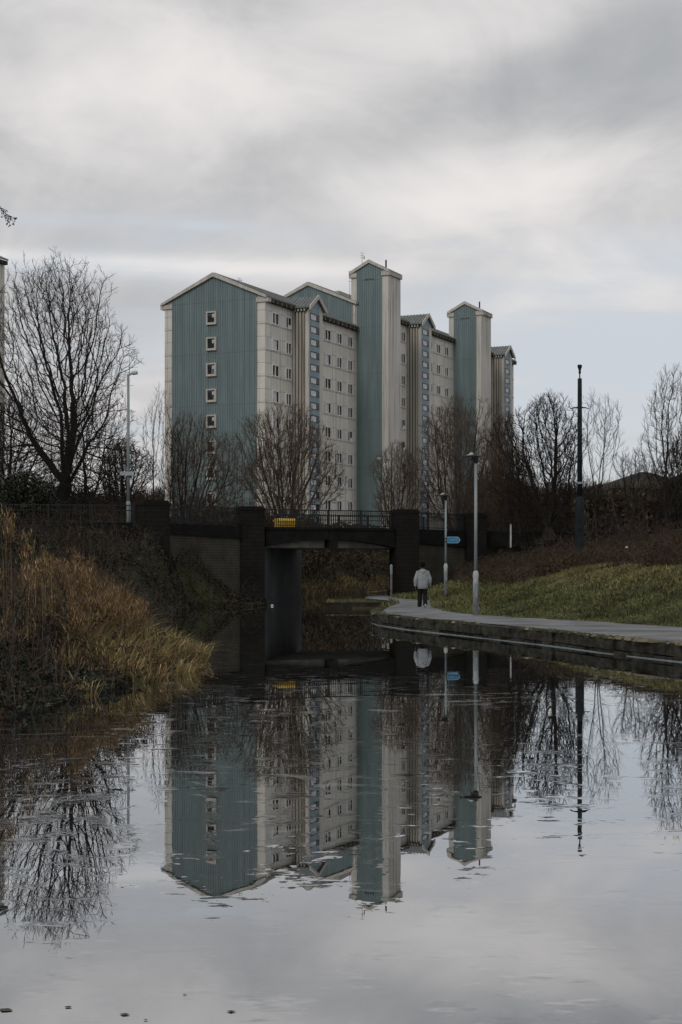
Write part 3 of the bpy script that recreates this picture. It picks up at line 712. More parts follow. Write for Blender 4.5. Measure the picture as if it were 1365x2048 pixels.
# ------------------------------------------------------------------ towpath lamps
def path_lamp(label, px, Y, zb, ztop, fat=1.35):
    H = ztop-zb; o = thing('path_lamp', label, 'lamp post', (X(px,Y),Y,zb), 0, 'lamp posts along the towpath')
    m = MB(); m.tube([(0,0,-.15),(0,0,.42)], [.10,.098], 12); m.build('root_sleeve', M['base_dark'], o, True)
    m = MB(); m.tube([(0,0,.42),(0,0,fat-.12),(0,0,fat-.08),(0,0,fat-.02),(0,0,fat+.06),(0,0,fat+.12)], [.093,.088,.100,.100,.085,.055], 12); bs = m.build('base', M['steel_base'], o, True)
    m = MB(); m.box(-.045,.045,-.096,-.08,.6,1.05); m.build('access_door', M['steel'], bs)
    m = MB(); m.tube([(0,0,fat+.1),(0,0,H-.32)], [.056,.046], 10); m.build('column', M['steel'], o, True)
    m = MB(); m.tube([(0,0,H-.34),(0,0,H-.22),(-.04,0,H-.14),(-.1,0,H-.10)], [.055,.10,.15,.19], 10)
    m.tube([(-.1,0,H-.125),(-.1,0,H-.09),(-.1,0,H-.06)], [(.30,.24),(.28,.22),(.14,.12)], 14); lm = m.build('luminaire', M['steel_dark'], o, True)
    m = MB(); m.tube([(-.14,0,H-.10),(-.14,0,H-.02),(-.14,0,H+.01)], [.07,.075,.04], 10); m.build('photocell', M['lens'], lm, True)
    m = MB(); m.tube([(-.3,0,H-.105),(-.5,0,H-.115)], [.02,.016], 6); m.tube([(-.49,0,H-.13),(-.49,0,H-.08)], [.04,.03], 6); m.build('spur', M['steel_dark'], lm)
    m = MB(); m.tube([(-.22,-.06,H-.085),(-.22,-.06,H-.055)], [(.10,.08),(.05,.04)], 8); m.build('lens', M['lens'], lm, True)
    return o
path_lamp('pale steel lamp post at the path edge, nearer and taller in view', 952, 51, .36, 5.64)
path_lamp('pale steel lamp post carrying a blue sign before the bridge wing wall', 892, 75.3, .72, 5.50, 1.3)
sz = Z(1080,75.3)
s = thing('direction_sign', 'blue arrow ended finger sign fixed to the farther lamp post', 'sign', (X(893,75.3)+.05, 75.18, sz))
def arrow(x0, x1, h_, tip): return [(x0,-h_),(x1-tip,-h_),(x1,-h_*.35),(x1,h_*.35),(x1-tip,h_),(x0,h_)]
m = MB(); m.prism(arrow(0,.60,.155,.10), 'y', 0, .03); m.build('border', M['sign_pale'], s)
m = MB(); m.prism(arrow(.03,.555,.118,.08), 'y', -.006, -.001); m.build('panel', M['sign_blue'], s)
m = MB(); m.box(.10,.40,-.010,-.0065,-.015,.02); m.add([(.44,-.009,.075),(.50,-.009,0),(.44,-.009,-.075),(.415,-.009,-.065),(.465,-.009,0),(.415,-.009,.065)], [(0,5,4,1),(1,4,3,2)]); m.build('arrow_mark', M['sign_pale'], s)
m = MB(); m.box(-.12,.0,0,.09,-.10,-.05); m.box(-.12,.0,0,.09,.05,.10); m.build('clamp', M['steel_dark'], s)

# street lamps on the road
def street_lamp(label, px, Y, zb, ztop, arm, tilt=.06, thick=.085, mt=None, spur=False):
    H = ztop-zb; o = thing('street_lamp', label, 'street lamp', (X(px,Y),Y,zb), 0, 'street lamps on the road')
    m = MB(); m.tube([(0,0,-.3),(0,0,1.3),(0,0,1.4)], [.125,.12,thick], 10); m.build('base', M['steel'], o, True)
    m = MB()
    if abs(arm) > .8: m.tube([(0,0,1.35),(0,0,H-.5),(arm*.12,0,H-.12),(arm*.3,0,H),(arm*.75,0,H+.05)], [thick,thick*.7,thick*.6,thick*.5,thick*.45], 8)
    else: m.tube([(0,0,1.35),(0,0,H)], [thick,thick*.8], 8); m.tube([(0,0,H-.08),(arm*.4,0,H+.02)], [.05,.04], 6)
    m.build('column', M['steel'], o, True)
    m = MB(); a_, b_ = arm*.3 if abs(arm) < .8 else arm*.7, arm; z_ = H+.03 if abs(arm) < .8 else H+.05
    m.tube([(a_,0,z_),(a_+(b_-a_)*.3,0,z_+.02),(b_*.97,0,z_+.05),(b_,0,z_+.05)], [(.04,.05),(.11,.15),(.10,.13),(.03,.05)], 10, ref=(0,0,1)); m.build('lamp_head', M['steel_base'], o, True)
    if spur: m = MB(); m.tube([(.05,0,H),(.08,0,H+.9)], [.018,.012], 5); m.build('rod', M['steel_dark'], o)
    return o
street_lamp('tall grey street lamp left of the bridge beside the large bare tree', 257, 83, 4.05, Z(748,83), .50, spur=True)
street_lamp('distant street lamp whose arm reaches left in front of the tall tower', 795, 118, 4.0, Z(920,118), -1.55, thick=.07)
p = (X(255,82.9), 82.8, Z(947,82.8)); s = thing('street_sign', 'small grey street plate fixed low on the tall grey lamp', 'sign', p)
m = MB(); m.box(-.38,.36,-.02,.01,-.10,.10); m.build('plate', M['sign_grey'], s); m = MB(); m.box(-.05,.15,.011,.12,-.05,.05); m.build('bracket', M['steel_dark'], s)

# camera mast on the right
MY = 74.3; mz = 3.25
mst = thing('camera_mast', 'dark green camera mast with stout base standing above the brambles', 'mast', (X(1160,MY),MY,mz))
t_ = lambda py: Z(py,MY)-mz
m = MB(); m.tube([(0,0,-.5),(0,0,t_(1003)),(0,0,t_(993))], [.215,.205,.13], 8); m.build('base', M['mast_green'], mst)
m = MB(); m.box(-.10,.10,-.215,-.19,.5,1.3); m.build('access_door', M['mast_green'], mst)
m = MB(); m.tube([(0,0,t_(996)),(0,0,t_(860)),(0,0,t_(757))], [.125,.112,.10], 12); m.build('column', M['mast_green'], mst, True)
m = MB(); m.tube([(0,0,t_(968)),(0,0,t_(964))], [.14,.14], 12); m.build('band', M['steel'], mst)
m = MB()
for s_ in (-1,1): m.tube([(s_*.08,0,t_(815)),(s_*.28,0,t_(815.5)),(s_*.46,0,t_(818))], [.04,.03,.012], 6)
m.build('cross_arm', M['mast_green'], mst)
m = MB(); m.tube([(0,0,t_(757)),(0,0,t_(748)),(0,0,t_(746)),(0,0,t_(743)),(0,0,t_(742))], [.03,.03,.06,.06,.035], 8); m.build('stem', M['mast_green'], mst, True)
m = MB(); m.tube([(0,0,t_(743)),(0,0,t_(739)),(0,0,t_(735)),(0,0,t_(731)),(0,0,t_(729.5))], [.045,.06,.10,.115,.08], 10); m.build('camera_head', M['mast_green'], mst, True)
m = MB(); m.tube([(0,-.06,t_(733.5)),(0,-.15,t_(734.5))], [.035,.03], 8); m.build('lens', M['steel_dark'], mst)

# ------------------------------------------------------------------ houses far right
def house(px, Y, pk_py, w_, d_, label, zb=4.0):
    zp = Z(pk_py,Y)-zb; o = thing('house', label, 'house', (X(px,Y),Y,zb), R(12), 'dark houses beyond the trees')
    wh = zp-2.4; m = MB(); m.box(-w_/2,w_/2,-d_/2,d_/2,-.3,wh); m.build('wall', M['brown_wall'], o)
    e = .45; m = MB(); m.add([(-w_/2-e,-d_/2-e,wh-.15),(w_/2+e,-d_/2-e,wh-.15),(w_/2+e,d_/2+e,wh-.15),(-w_/2-e,d_/2+e,wh-.15),(-w_*.04,0,zp),(w_*.04,0,zp)],
        [(0,3,2,1),(0,1,5,4),(1,2,5),(2,3,4,5),(3,0,4)]); rf = m.build('roof', M['tile'], o)
    for s_ in (-1,1):
        m = MB(); x0 = s_*w_*.25; m.box(x0-.6,x0+.6,-d_/2-.05,-d_/2-.002,1.0,2.2); wn = m.build('window', M['white_frame'], o)
        m = MB(); m.box(x0-.5,x0+.5,-d_/2-.07,-d_/2-.051,1.1,2.1); m.build('pane', M['glass'], wn)
    m = MB(); m.box(-.5,.5,-d_/2-.06,-d_/2-.002,0,2.05); m.build('door', M['bark_brown'], o)
    return o
house(1288, 215, 944, 13.0, 12.0, 'dark house with a pointed hipped roof between the bare trees')
house(1382, 210, 944, 12, 12, 'dark hipped roof house cut by the right edge')
house(1205, 235, 968, 15, 12, 'low dark house left of the pointed hipped roof')

# ------------------------------------------------------------------ trees
def tubes_np(segs, sides):
    A = np.array([s[0] for s in segs]); B = np.array([s[1] for s in segs]); ra = np.array([s[2] for s in segs]); rb_ = np.array([s[3] for s in segs])
    D = B-A; D /= np.maximum(np.linalg.norm(D, axis=1, keepdims=True), 1e-9)
    ref = np.where(np.abs(D[:,2:3]) < .9, np.array([[0,0,1.]]), np.array([[1.,0,0]]))
    u = np.cross(D, ref); u /= np.linalg.norm(u, axis=1, keepdims=True); v = np.cross(D, u)
    th = np.arange(sides)*2*np.pi/sides; c, s_ = np.cos(th), np.sin(th)
    off = u[:,None,:]*c[None,:,None]+v[:,None,:]*s_[None,:,None]
    r0 = A[:,None,:]+off*ra[:,None,None]; r1 = B[:,None,:]+D[:,None,:]*(rb_[:,None,None]*.3)+off*rb_[:,None,None]
    V = np.concatenate([r0,r1],1).reshape(-1,3); n_ = len(segs); base = (np.arange(n_)*2*sides)[:,None]; k = np.arange(sides)[None,:]
    Fq = np.stack([base+k, base+(k+1)%sides, base+sides+(k+1)%sides, base+sides+k], -1).reshape(-1,4)
    return V, Fq
def grow(seed, H, Lw, Rw, st, tip_r):
    """bare crown by space colonisation: branches grow towards points scattered through an uneven crown volume"""
    g_ = np.random.default_rng(seed); n_ = st['n']; tp, rp = zip(*st['prof']); Wd = (Lw+Rw)*.5*st.get('deep',.85)
    A = np.zeros((0,3)); ph = g_.uniform(0,6.28,6)
    while len(A) < n_:
        t_ = g_.uniform(tp[0],1,n_); a_ = g_.uniform(0,2*np.pi,n_); r_ = np.interp(t_,tp,rp)
        lobe = .80+.19*np.sin(3*a_+ph[0]+5*t_)+.15*np.sin(5*a_+ph[1]-11*t_)+.17*np.sin(2*a_+ph[2]+15*t_)
        ok = g_.random(n_) < (r_*lobe)**1.3+.05; t_, a_, r_, lobe = t_[ok], a_[ok], r_[ok], lobe[ok]
        rho = g_.random(len(t_))**.42*r_*np.clip(lobe,.4,1.08); c = np.cos(a_)
        zt_ = t_*(1+.05*np.sin(4*a_+ph[3]))
        A = np.concatenate([A, np.stack([rho*c*np.where(c>0,Rw,Lw), rho*np.sin(a_)*Wd, zt_*H],1)])
    A = A[:n_]; step = st['step']*H; kill = step*1.7
    pos, par, dr = [], [], []
    ns = st.get('stems',1); base_p, base_i = None, -1
    if st.get('bole'):
        p = np.array([0,0,-.03*H]); d = np.array([g_.normal(0,.05),g_.normal(0,.05),1.])
        while p[2] < st['bole']*H:
            pos.append(p.copy()); par.append(len(pos)-2 if len(pos) > 1 else -1); dr.append(d.copy()); d = d+g_.normal(0,.05,3); d[2] += .05; d /= np.linalg.norm(d); p = p+d*step
        base_p, base_i = pos[-1], len(pos)-1
    for k in range(ns):
        az = 2.399*k+g_.uniform(-.4,.4); pol = 0 if ns == 1 else st['fan']*math.sqrt((k+.4)/ns); d = np.array([math.cos(az)*math.sin(pol), math.sin(az)*math.sin(pol), math.cos(pol)])
        p = np.array([g_.normal(0,.012)*H*(ns>1), g_.normal(0,.012)*H*(ns>1), -.03*H]); pr = -1; L = 0
        if base_p is not None: p = base_p+d*step; pr = max(0, base_i-(k%3)); p = pos[pr]+d*step
        while L < st['fork']*H:
            pos.append(p.copy()); par.append(pr); dr.append(d.copy()); pr = len(pos)-1
            d = d+g_.normal(0,.05,3); d[2] += .03; d /= np.linalg.norm(d); p = p+d*step; L += step
    pos, dr = np.array(pos), np.array(dr); best = np.full(len(A), 1e9); bi = np.zeros(len(A), int); new0 = 0; nch = [0]*len(pos)
    for it in range(140):
        if new0 < len(pos):
            D_ = np.linalg.norm(A[:,None,:]-pos[None,new0:,:], axis=2); k_ = D_.argmin(1); dm = D_[np.arange(len(A)),k_]; up_ = dm < best; best[up_] = dm[up_]; bi[up_] = k_[up_]+new0
        alive = best > kill; A, best, bi = A[alive], best[alive], bi[alive]
        if not len(A): break
        acc = np.zeros_like(pos); v = A-pos[bi]; v /= np.linalg.norm(v,axis=1,keepdims=True); np.add.at(acc, bi, v)
        idx_ = np.unique(bi); d = acc[idx_]; d /= np.maximum(np.linalg.norm(d,axis=1,keepdims=True),1e-6)
        d = d+dr[idx_]*st.get('inertia',.7)+g_.normal(0,st.get('wig',.14),d.shape)+np.array([0,0,st.get('up',.05)]); d /= np.linalg.norm(d,axis=1,keepdims=True)
        newp = pos[idx_]+d*step; keep = [q for q in range(len(idx_)) if nch[idx_[q]] < 3]
        if not keep: break
        for q in keep: par.append(int(idx_[q])); nch[idx_[q]] += 1; nch.append(0)
        new0 = len(pos); pos = np.concatenate([pos,newp[keep]]); dr = np.concatenate([dr,d[keep]])
    n2 = len(pos); e = st.get('pipe',2.25); acc = np.zeros(n2); r = np.zeros(n2)
    for q in range(n2-1,-1,-1):
        r[q] = tip_r if acc[q] == 0 else acc[q]**(1/e)
        if par[q] >= 0: acc[par[q]] += r[q]**e
    rm = r.max(); segs = []
    flare = lambda z: 1+.5*max(0,1-z/(.05*H))
    for q in range(n2):
        if par[q] >= 0: segs.append((pos[par[q]], pos[q], min(r[par[q]], r[q]*1.35)*flare(pos[par[q]][2]), r[q]*flare(pos[q][2]), 0 if r[q] > .42*rm else (1 if r[q] > tip_r*3 else 2)))
    tl = st['twig']*H; ctr = np.array([0,0,.30*H])
    for q in range(n2):
        if r[q] > tip_r*2.6: continue
        out = pos[q]-ctr; out /= max(np.linalg.norm(out),1e-6)
        for k in range(st['nt'] + (2 if acc[q] == 0 else 0)):
            d = dr[q]*.8+out*.35+g_.normal(0,.42,3)+np.array([0,0,st.get('tup',.25)]); d /= np.linalg.norm(d); L = tl*g_.uniform(.5,1.25); d2 = d+g_.normal(0,.18,3)+np.array([0,0,.12])
            m_ = pos[q]+d*L*.5; segs.append((pos[q], m_, tip_r*.8, tip_r*.65, 3)); segs.append((m_, m_+d2/np.linalg.norm(d2)*L*.55, tip_r*.65, tip_r*.4, 3))
            d3 = d+g_.normal(0,.55,3); segs.append((m_, m_+d3/np.linalg.norm(d3)*L*.4, tip_r*.55, tip_r*.4, 3))
    return segs
S = {
 'sycamore': dict(n=11500, prof=[(.15,.70),(.28,1.0),(.45,1.02),(.66,1.05),(.78,.98),(.88,.85),(.95,.66),(1,.40)], bole=.21, stems=7, fan=.82, fork=.20, step=.0135, twig=.032, nt=1, inertia=.62, wig=.20, up=.01, pipe=1.94),
 'spreading': dict(n=4400, prof=[(.2,.7),(.4,1),(.65,1),(.85,.85),(1,.4)], bole=.12, stems=6, fan=1.0, fork=.22, step=.018, twig=.042, nt=1, up=.0, wig=.2, inertia=.6, pipe=2.08),
 'dome': dict(n=5600, prof=[(.12,.62),(.28,.95),(.52,1.08),(.72,1.0),(.88,.78),(1,.36)], stems=14, fan=1.0, fork=.22, step=.0175, twig=.06, nt=1, up=.05, tup=.4, inertia=.8, wig=.13, pipe=2.15),
 'slender': dict(n=1500, prof=[(.25,.4),(.5,1),(.8,.8),(1,.25)], stems=2, fan=.10, fork=.28, step=.02, twig=.05, nt=1, up=.12, tup=.4, pipe=2.1),
 'thin': dict(n=1000, prof=[(.28,.3),(.5,.62),(.75,1),(.92,.95),(1,.55)], stems=3, fan=.22, fork=.22, step=.022, twig=.07, nt=1, up=.12, tup=.4, inertia=1.0, wig=.08, pipe=2.2),
 'round': dict(n=5600, prof=[(.16,.6),(.33,1.0),(.58,1.08),(.78,1.0),(.92,.78),(1,.38)], bole=.08, stems=7, fan=.92, fork=.22, step=.0165, twig=.05, nt=1, up=.02, tup=.3, inertia=.65, wig=.17, pipe=2.05),
 'tall': dict(n=2200, prof=[(.12,.4),(.35,.9),(.6,1),(.82,.85),(1,.4)], stems=3, fan=.14, fork=.2, step=.016, twig=.05, nt=1, up=.08, tup=.4, inertia=.8, wig=.16, pipe=2.1),
}
def tree(seed, style, px, Y, zb, top_py, xl, xr, label, bark, twig, name='bare_tree', rscale=1.0, group='bare trees around the canal', ymul=1.0, twmin=.0075):
    cx = X(px,Y); H = Z(top_py,Y)-zb; st = S[style]
    out = grow(seed, H/1.03, max(.4,cx-X(xl,Y)), max(.4,X(xr,Y)-cx), st, twmin)
    o = thing(name, label, 'tree', (cx,Y,zb), 0, group)
    tr = [s for s in out if s[4] == 0]; md = [s for s in out if s[4] == 1]; cr = [s for s in out if s[4] >= 2]
    V, Fq = tubes_np(tr, 9); np_mesh('trunk', V, Fq, bark, parent=o, smooth=True)
    V1, F1 = tubes_np(md+cr, 4); np_mesh('crown', V1, F1, [bark,twig], np.repeat(np.array([0]*len(md)+[1]*len(cr)), 4), parent=o)
    return o
bk, bb_, tw, twb, twr, twg = M['bark'], M['bark_brown'], M['twig'], M['twig_brown'], M['twig_red'], M['twig_grey']
tree(11,'sycamore', 100, 96, 3.9, 522, -75, 285, 'largest bare tree, dark and broad, standing left of the tall street lamp', bk, tw, twmin=.010)
tree(23,'spreading', 165, 92, 3.9, 790, 70, 285, 'dark bare tree leaning right beneath the largest tree', bk, tw, twmin=.0075)
tree(5,'round', 15, 88, 3.9, 790, -70, 110, 'dark bare tree at the left edge before the cream block', bk, tw, twmin=.0075)
tree(31,'slender', 318, 101, 3.9, 775, 270, 372, 'slim bare tree in front of the teal gable left corner', bk, tw)
tree(37,'dome', 370, 108, 3.9, 835, 325, 480, 'bushy dark bare tree low before the teal gable', bk, twb, twmin=.0095)
tree(41,'dome', 572, 103, 3.9, 812, 466, 682, 'rounded brown bare tree behind the left part of the bridge railing', bb_, twb, twmin=.0095)
tree(47,'thin', 455, 112, 3.9, 880, 405, 520, 'pale twigged small bare tree between teal gable and brown tree', M['birch_bark'], twg)
tree(53,'dome', 790, 106, 3.9, 888, 742, 850, 'small bare tree below the far street lamp arm', bb_, twb)
tree(59,'dome', 918, 108, 3.9, 800, 815, 1035, 'broad brown bare tree in front of the second teal tower', bb_, twb, twmin=.0095)
tree(61,'dome', 1010, 116, 3.9, 842, 955, 1062, 'reddish dense bare tree at the far right end of the flats', bb_, twr, twmin=.0095)
tree(67,'round', 1098, 93, 3.8, 792, 985, 1178, 'dark forked bare tree just left of the camera mast', bk, tw, twmin=.0095)
tree(71,'thin', 1198, 99, 3.8, 798, 1150, 1258, 'thin pale bare tree just right of the camera mast', bk, twg)
tree(73,'tall', 1345, 90, 3.8, 742, 1275, 1430, 'tall bare tree at the right edge of the picture', bk, tw)
tree(79,'thin', 1262, 112, 3.9, 905, 1222, 1318, 'low thin bare tree in front of the pointed roof', bk, tw)
tree(83,'round', 1030, 97, 3.8, 895, 975, 1080, 'low dark bare tree behind the rightmost bridge pillar', bk, twr)
tree(89,'round', 1365, 96, 3.8, 880, 1300, 1440, 'low dark bare tree under the tall right edge tree', bk, tw, twmin=.0075)
tree(97,'round', 240, 98, 3.9, 880, 190, 305, 'low brown bare tree just behind the tall grey street lamp', bk, twb, twmin=.0095)
# near tree outside the left edge, one drooping bough reaching into view
nt_ = thing('overhanging_tree', 'near tree outside the left edge with drooping leafy bough in view', 'tree', (-8.2,26,1.6), 0, 'bare trees around the canal')
m = MB(); m.tube([(0,0,-.4),(.1,0,2),(.3,0,4),(.5,.1,6.4)], [.2,.17,.13,.05], 9); m.build('trunk', bk, nt_, True)
m = MB(); tipx, tipz = X(8,26)+8.2, Z(425,26)-1.6
m.tube([(.3,0,4),(1.2,-.1,5.4),(2.1,-.1,6.25),(tipx-.12,0,tipz+.2),(tipx,0,tipz)], [.07,.045,.02,.011,.007], 6)
rd = random.Random(4); lv_ = MB()
for k in range(26):
    f = rd.random(); c = Vector((tipx-.25+f*.37, rd.uniform(-.06,.06), tipz+.26-f*.34)); e = c+Vector((rd.uniform(-.03,.1), rd.uniform(-.08,.08), rd.uniform(-.16,-.02)))
    m.tube([c, e], [.005,.003], 4)
    for j in range(2):
        a_ = Vector((rd.uniform(-1,1),rd.uniform(-1,1),rd.uniform(-1.2,.2))).normalized()*.045; b_ = Vector((rd.uniform(-1,1),rd.uniform(-1,1),rd.uniform(-1,1))).normalized()*.018
        lv_.add([e, e+a_*.5+b_, e+a_, e+a_*.5-b_], [(0,1,2,3)])
m.build('limb', tw, nt_); lv_.build('crown', IV[0], nt_)

# ------------------------------------------------------------------ blades, leaves and stems (uncountable cover)
def blades(name, P_, H, wd, lean, mats, mi, parent=None, label=None, cat=None, az=None):
    n_ = len(P_); az = rng.uniform(0,2*np.pi,n_) if az is None else az; fa = rng.uniform(0,2*np.pi,n_)
    side = np.stack([np.cos(fa),np.sin(fa),np.zeros(n_)],1)*(wd/2)[:,None]; ld = np.stack([np.cos(az),np.sin(az),np.zeros(n_)],1)
    up = np.array([0,0,1.])
    mid_ = P_+up*(H*.6)[:,None]+ld*(lean*H*.25)[:,None]; tip = P_+up*(H*(1-.25*lean))[:,None]+ld*(lean*H*.85)[:,None]
    V = np.stack([P_-side, P_+side, mid_+side*.8, mid_-side*.8, tip+side*.12, tip-side*.12],1).reshape(-1,3)
    b_ = (np.arange(n_)*6)[:,None]; Fq = np.concatenate([b_+np.array([0,1,2,3]), b_+np.array([3,2,4,5])],1).reshape(-1,4)
    return np_mesh(name, V, Fq, mats, np.repeat(mi,2), parent)
def leaves(name, P_, size, mats, mi, flat=0.0):
    n_ = len(P_); a = rng.normal(size=(n_,3)); a[:,2] *= (1-flat); a /= np.linalg.norm(a,axis=1,keepdims=True); b_ = rng.normal(size=(n_,3)); b_ -= a*np.sum(a*b_,1,keepdims=True); b_ /= np.linalg.norm(b_,axis=1,keepdims=True)
    s_ = size[:,None]; V = np.stack([P_-a*s_*.5, P_+b_*s_*.32, P_+a*s_*.6, P_-b_*s_*.32],1).reshape(-1,3)
    Fq = (np.arange(n_)*4)[:,None]+np.array([0,1,2,3]); return np_mesh(name, V, Fq, mats, mi)
def stems(P_, H, reach, rad):
    """arching canes from P_"""
    out = []
    for p, h_, r_ in zip(P_, H, reach):
        a = random.uniform(0,6.28); d = Vector((math.cos(a),math.sin(a),0))*r_; p = Vector(p)
        pts = [p, p+d*.25+Vector((0,0,h_*.65)), p+d*.6+Vector((0,0,h_*.98)), p+d+Vector((0,0,h_*random.uniform(.4,.95)))]
        for i in range(3): out.append((tuple(pts[i]), tuple(pts[i+1]), rad*(1-i*.25), rad*(.75-i*.25), 0))
    return out
def pick(n_, w_): w_ = np.array(w_, float); return rng.choice(len(w_), n_, p=w_/w_.sum())
def stuff(o, label, cat): return tag(o, label, cat, None, 'stuff')

# grass on the right slope
n0 = 150000; y = rng.uniform(24,80,n0)**1.0; d = rng.uniform(.0,8.5,n0); x = Ff(y)+d+rng.normal(0,.03,n0)
ok = (y < Bf(x)-.8) & (np.abs(x/y) < .26); x, y, d = x[ok], y[ok], d[ok]
nz = vnoise(x, y, .5, 4); crest = sstep(2.2,5.5,d+2.0*(nz-.5)); bare = d > 6.2+2.5*(nz-.5)+np.where(y>62, -2.5, 0)
x, y, d, nz, crest = [q[~bare] for q in (x,y,d,nz,crest)]; n_ = len(x)
tuft = sstep(.52,.62,vnoise(x,y,1.3,3)); H = .05+.06*rng.random(n_)+tuft*.12*rng.random(n_)+crest*.13*rng.random(n_)*(x<11)
pr = rng.random(n_); straw = crest*(.95-.55*sstep(9,13,x))*sstep(.22,.48,nz+.06)
mi = np.where(pr < straw, np.where(rng.random(n_)<.55, 2, 3), np.where(rng.random(n_) < .45+.4*(tuft-.5), 1, 0)); mi = np.where((rng.random(n_)<.16), 3, mi)
P_ = np.stack([x,y,ground_z(x,y)-.02],1)
stuff(blades('grass', P_, H, .018+.014*rng.random(n_)+.012*(y>45), .3+.9*rng.random(n_), G, mi), 'short rough grass on the slope right of the towpath', 'grass')
# grass at the verge near the bridge and on the landing stage
n0 = 15000; y = rng.uniform(60,86,n0); x = rng.uniform(-.8,8,n0)
stage = (y > 74.9) & (x > -.7) & (x < 2.2) & (y < 81.4-(2.2-x)*.3)
ok = stage | ((x > Ff(y)) & (y < Bf(x)-.7)) | ((y < 74.6) & (x > Rf(y)+.05) & (x < near_edge(0)*0+Rf(y)+.35) & (rng.random(n0) < .6)); x, y, stage = x[ok], y[ok], stage[ok]; n_ = len(x)
P_ = np.stack([x,y,np.where(stage, .26, np.maximum(ground_z(x,y)-.02,.30))],1)
stuff(blades('verge_grass', P_, np.where(stage,.06+.10*rng.random(n_),.10+.22*rng.random(n_)), .03+.02*rng.random(n_), .3+.9*rng.random(n_), G, pick(n_, [.3,.3,.14,.26])), 'rough grass on the landing stage and verge before the bridge', 'grass')

# brambles on the right bank
n0 = 160000; y = rng.uniform(36,94,n0); d = rng.uniform(3.2,22,n0); x = Ff(y)+d
nz = vnoise(x, y, .5, 4); ok = (y < Bf(x)-.4) & (np.abs(x/y) < .25) & ((d > 6.0+2.4*(nz-.5)) | ((y > 61) & (d > 1.0+(nz-.5)*2+np.clip((70-y)*.35,0,4)))); x, y, d, nz = x[ok], y[ok], d[ok], nz[ok]; n_ = len(x)
gz = ground_z(x, y); lump = .14+.55*sstep(.35,.72,vnoise(x,y,.8,3))
P_ = np.stack([x,y,gz+lump*rng.random(n_)**.7],1); redd = sstep(.35,.6,vnoise(x,y,.25,2)+np.where(y>60,.08,-.08))
mi = np.where(rng.random(n_) < .45*redd+.06, 0, pick(n_, [0,.42,.42,.16]))
stuff(leaves('brambles', P_, .05+.065*rng.random(n_), BR, mi), 'tangled rusty brown brambles along the top of the grass slope', 'brambles')
k = rng.choice(n_, 5200, replace=False); Q = np.stack([x[k],y[k],gz[k]-.05],1)
V, Fq = tubes_np(stems(Q, .35+.6*rng.random(len(k)), .4+.9*rng.random(len(k)), .011), 3)
stuff(np_mesh('bramble_stems', V, Fq, [M['twig_red'],M['twig'],M['twig_brown']], np.repeat(pick(len(Fq)//3, [.4,.3,.3]),3)), 'arching bare bramble stems over the rusty bank', 'brambles')

# bare undergrowth thicket between the trees: one mass left, one right
def thicket(name, boxes, label, mats, w_):
    segs = []
    for (x0,x1,y0,y1,n_,h0,h1) in boxes:
        xs, ys_ = rng.uniform(x0,x1,n_), rng.uniform(y0,y1,n_); zs = ground_z(xs,ys_)
        for a_, b_, c_ in zip(xs,ys_,zs):
            h_ = random.uniform(h0,h1); p = Vector((a_,b_,c_-.1)); d_ = Vector((random.gauss(0,.25),random.gauss(0,.25),1)).normalized()
            for i in range(3):
                q_ = p+d_*h_/3; segs.append((tuple(p),tuple(q_),.016-.003*i,.013-.003*i,0))
                for j in range(3):
                    e = q_+Vector((random.gauss(0,.4),random.gauss(0,.4),random.uniform(.05,.6)))*h_*.3; segs.append((tuple(q_),tuple(e),.010,.006,0))
                    if random.random() < .6: f_ = e+Vector((random.gauss(0,.4),random.gauss(0,.4),random.uniform(-.1,.6)))*h_*.2; segs.append((tuple(e),tuple(f_),.008,.005,0))
                p = q_; d_ = (d_+Vector((random.gauss(0,.2),random.gauss(0,.2),.05))).normalized()
    V, Fq = tubes_np(segs, 3); stuff(np_mesh(name, V, Fq, mats, np.repeat(pick(len(segs), w_),3)), label, 'undergrowth')
thicket('undergrowth', [(8,14,94,104,420,1.0,2.6),(12,30,86,100,420,.6,1.8),(9.5,20,76,90,420,.6,1.5)], 'dark bare undergrowth below the trees right of the bridge', [M['twig'],M['twig_red'],M['twig_brown']], [.5,.25,.25])
thicket('undergrowth', [(-26,-10.5,86,100,520,.8,2.0),(-13,-4.5,98,112,500,1.0,2.8),(-4,4,101,118,160,1.0,2.2),(3,9,100,116,260,1.0,2.4),(-28,-9,66,74,500,.5,1.3)], 'dark bare undergrowth below the trees left of the bridge', [M['twig'],M['twig_red'],M['twig_brown']], [.5,.2,.3])
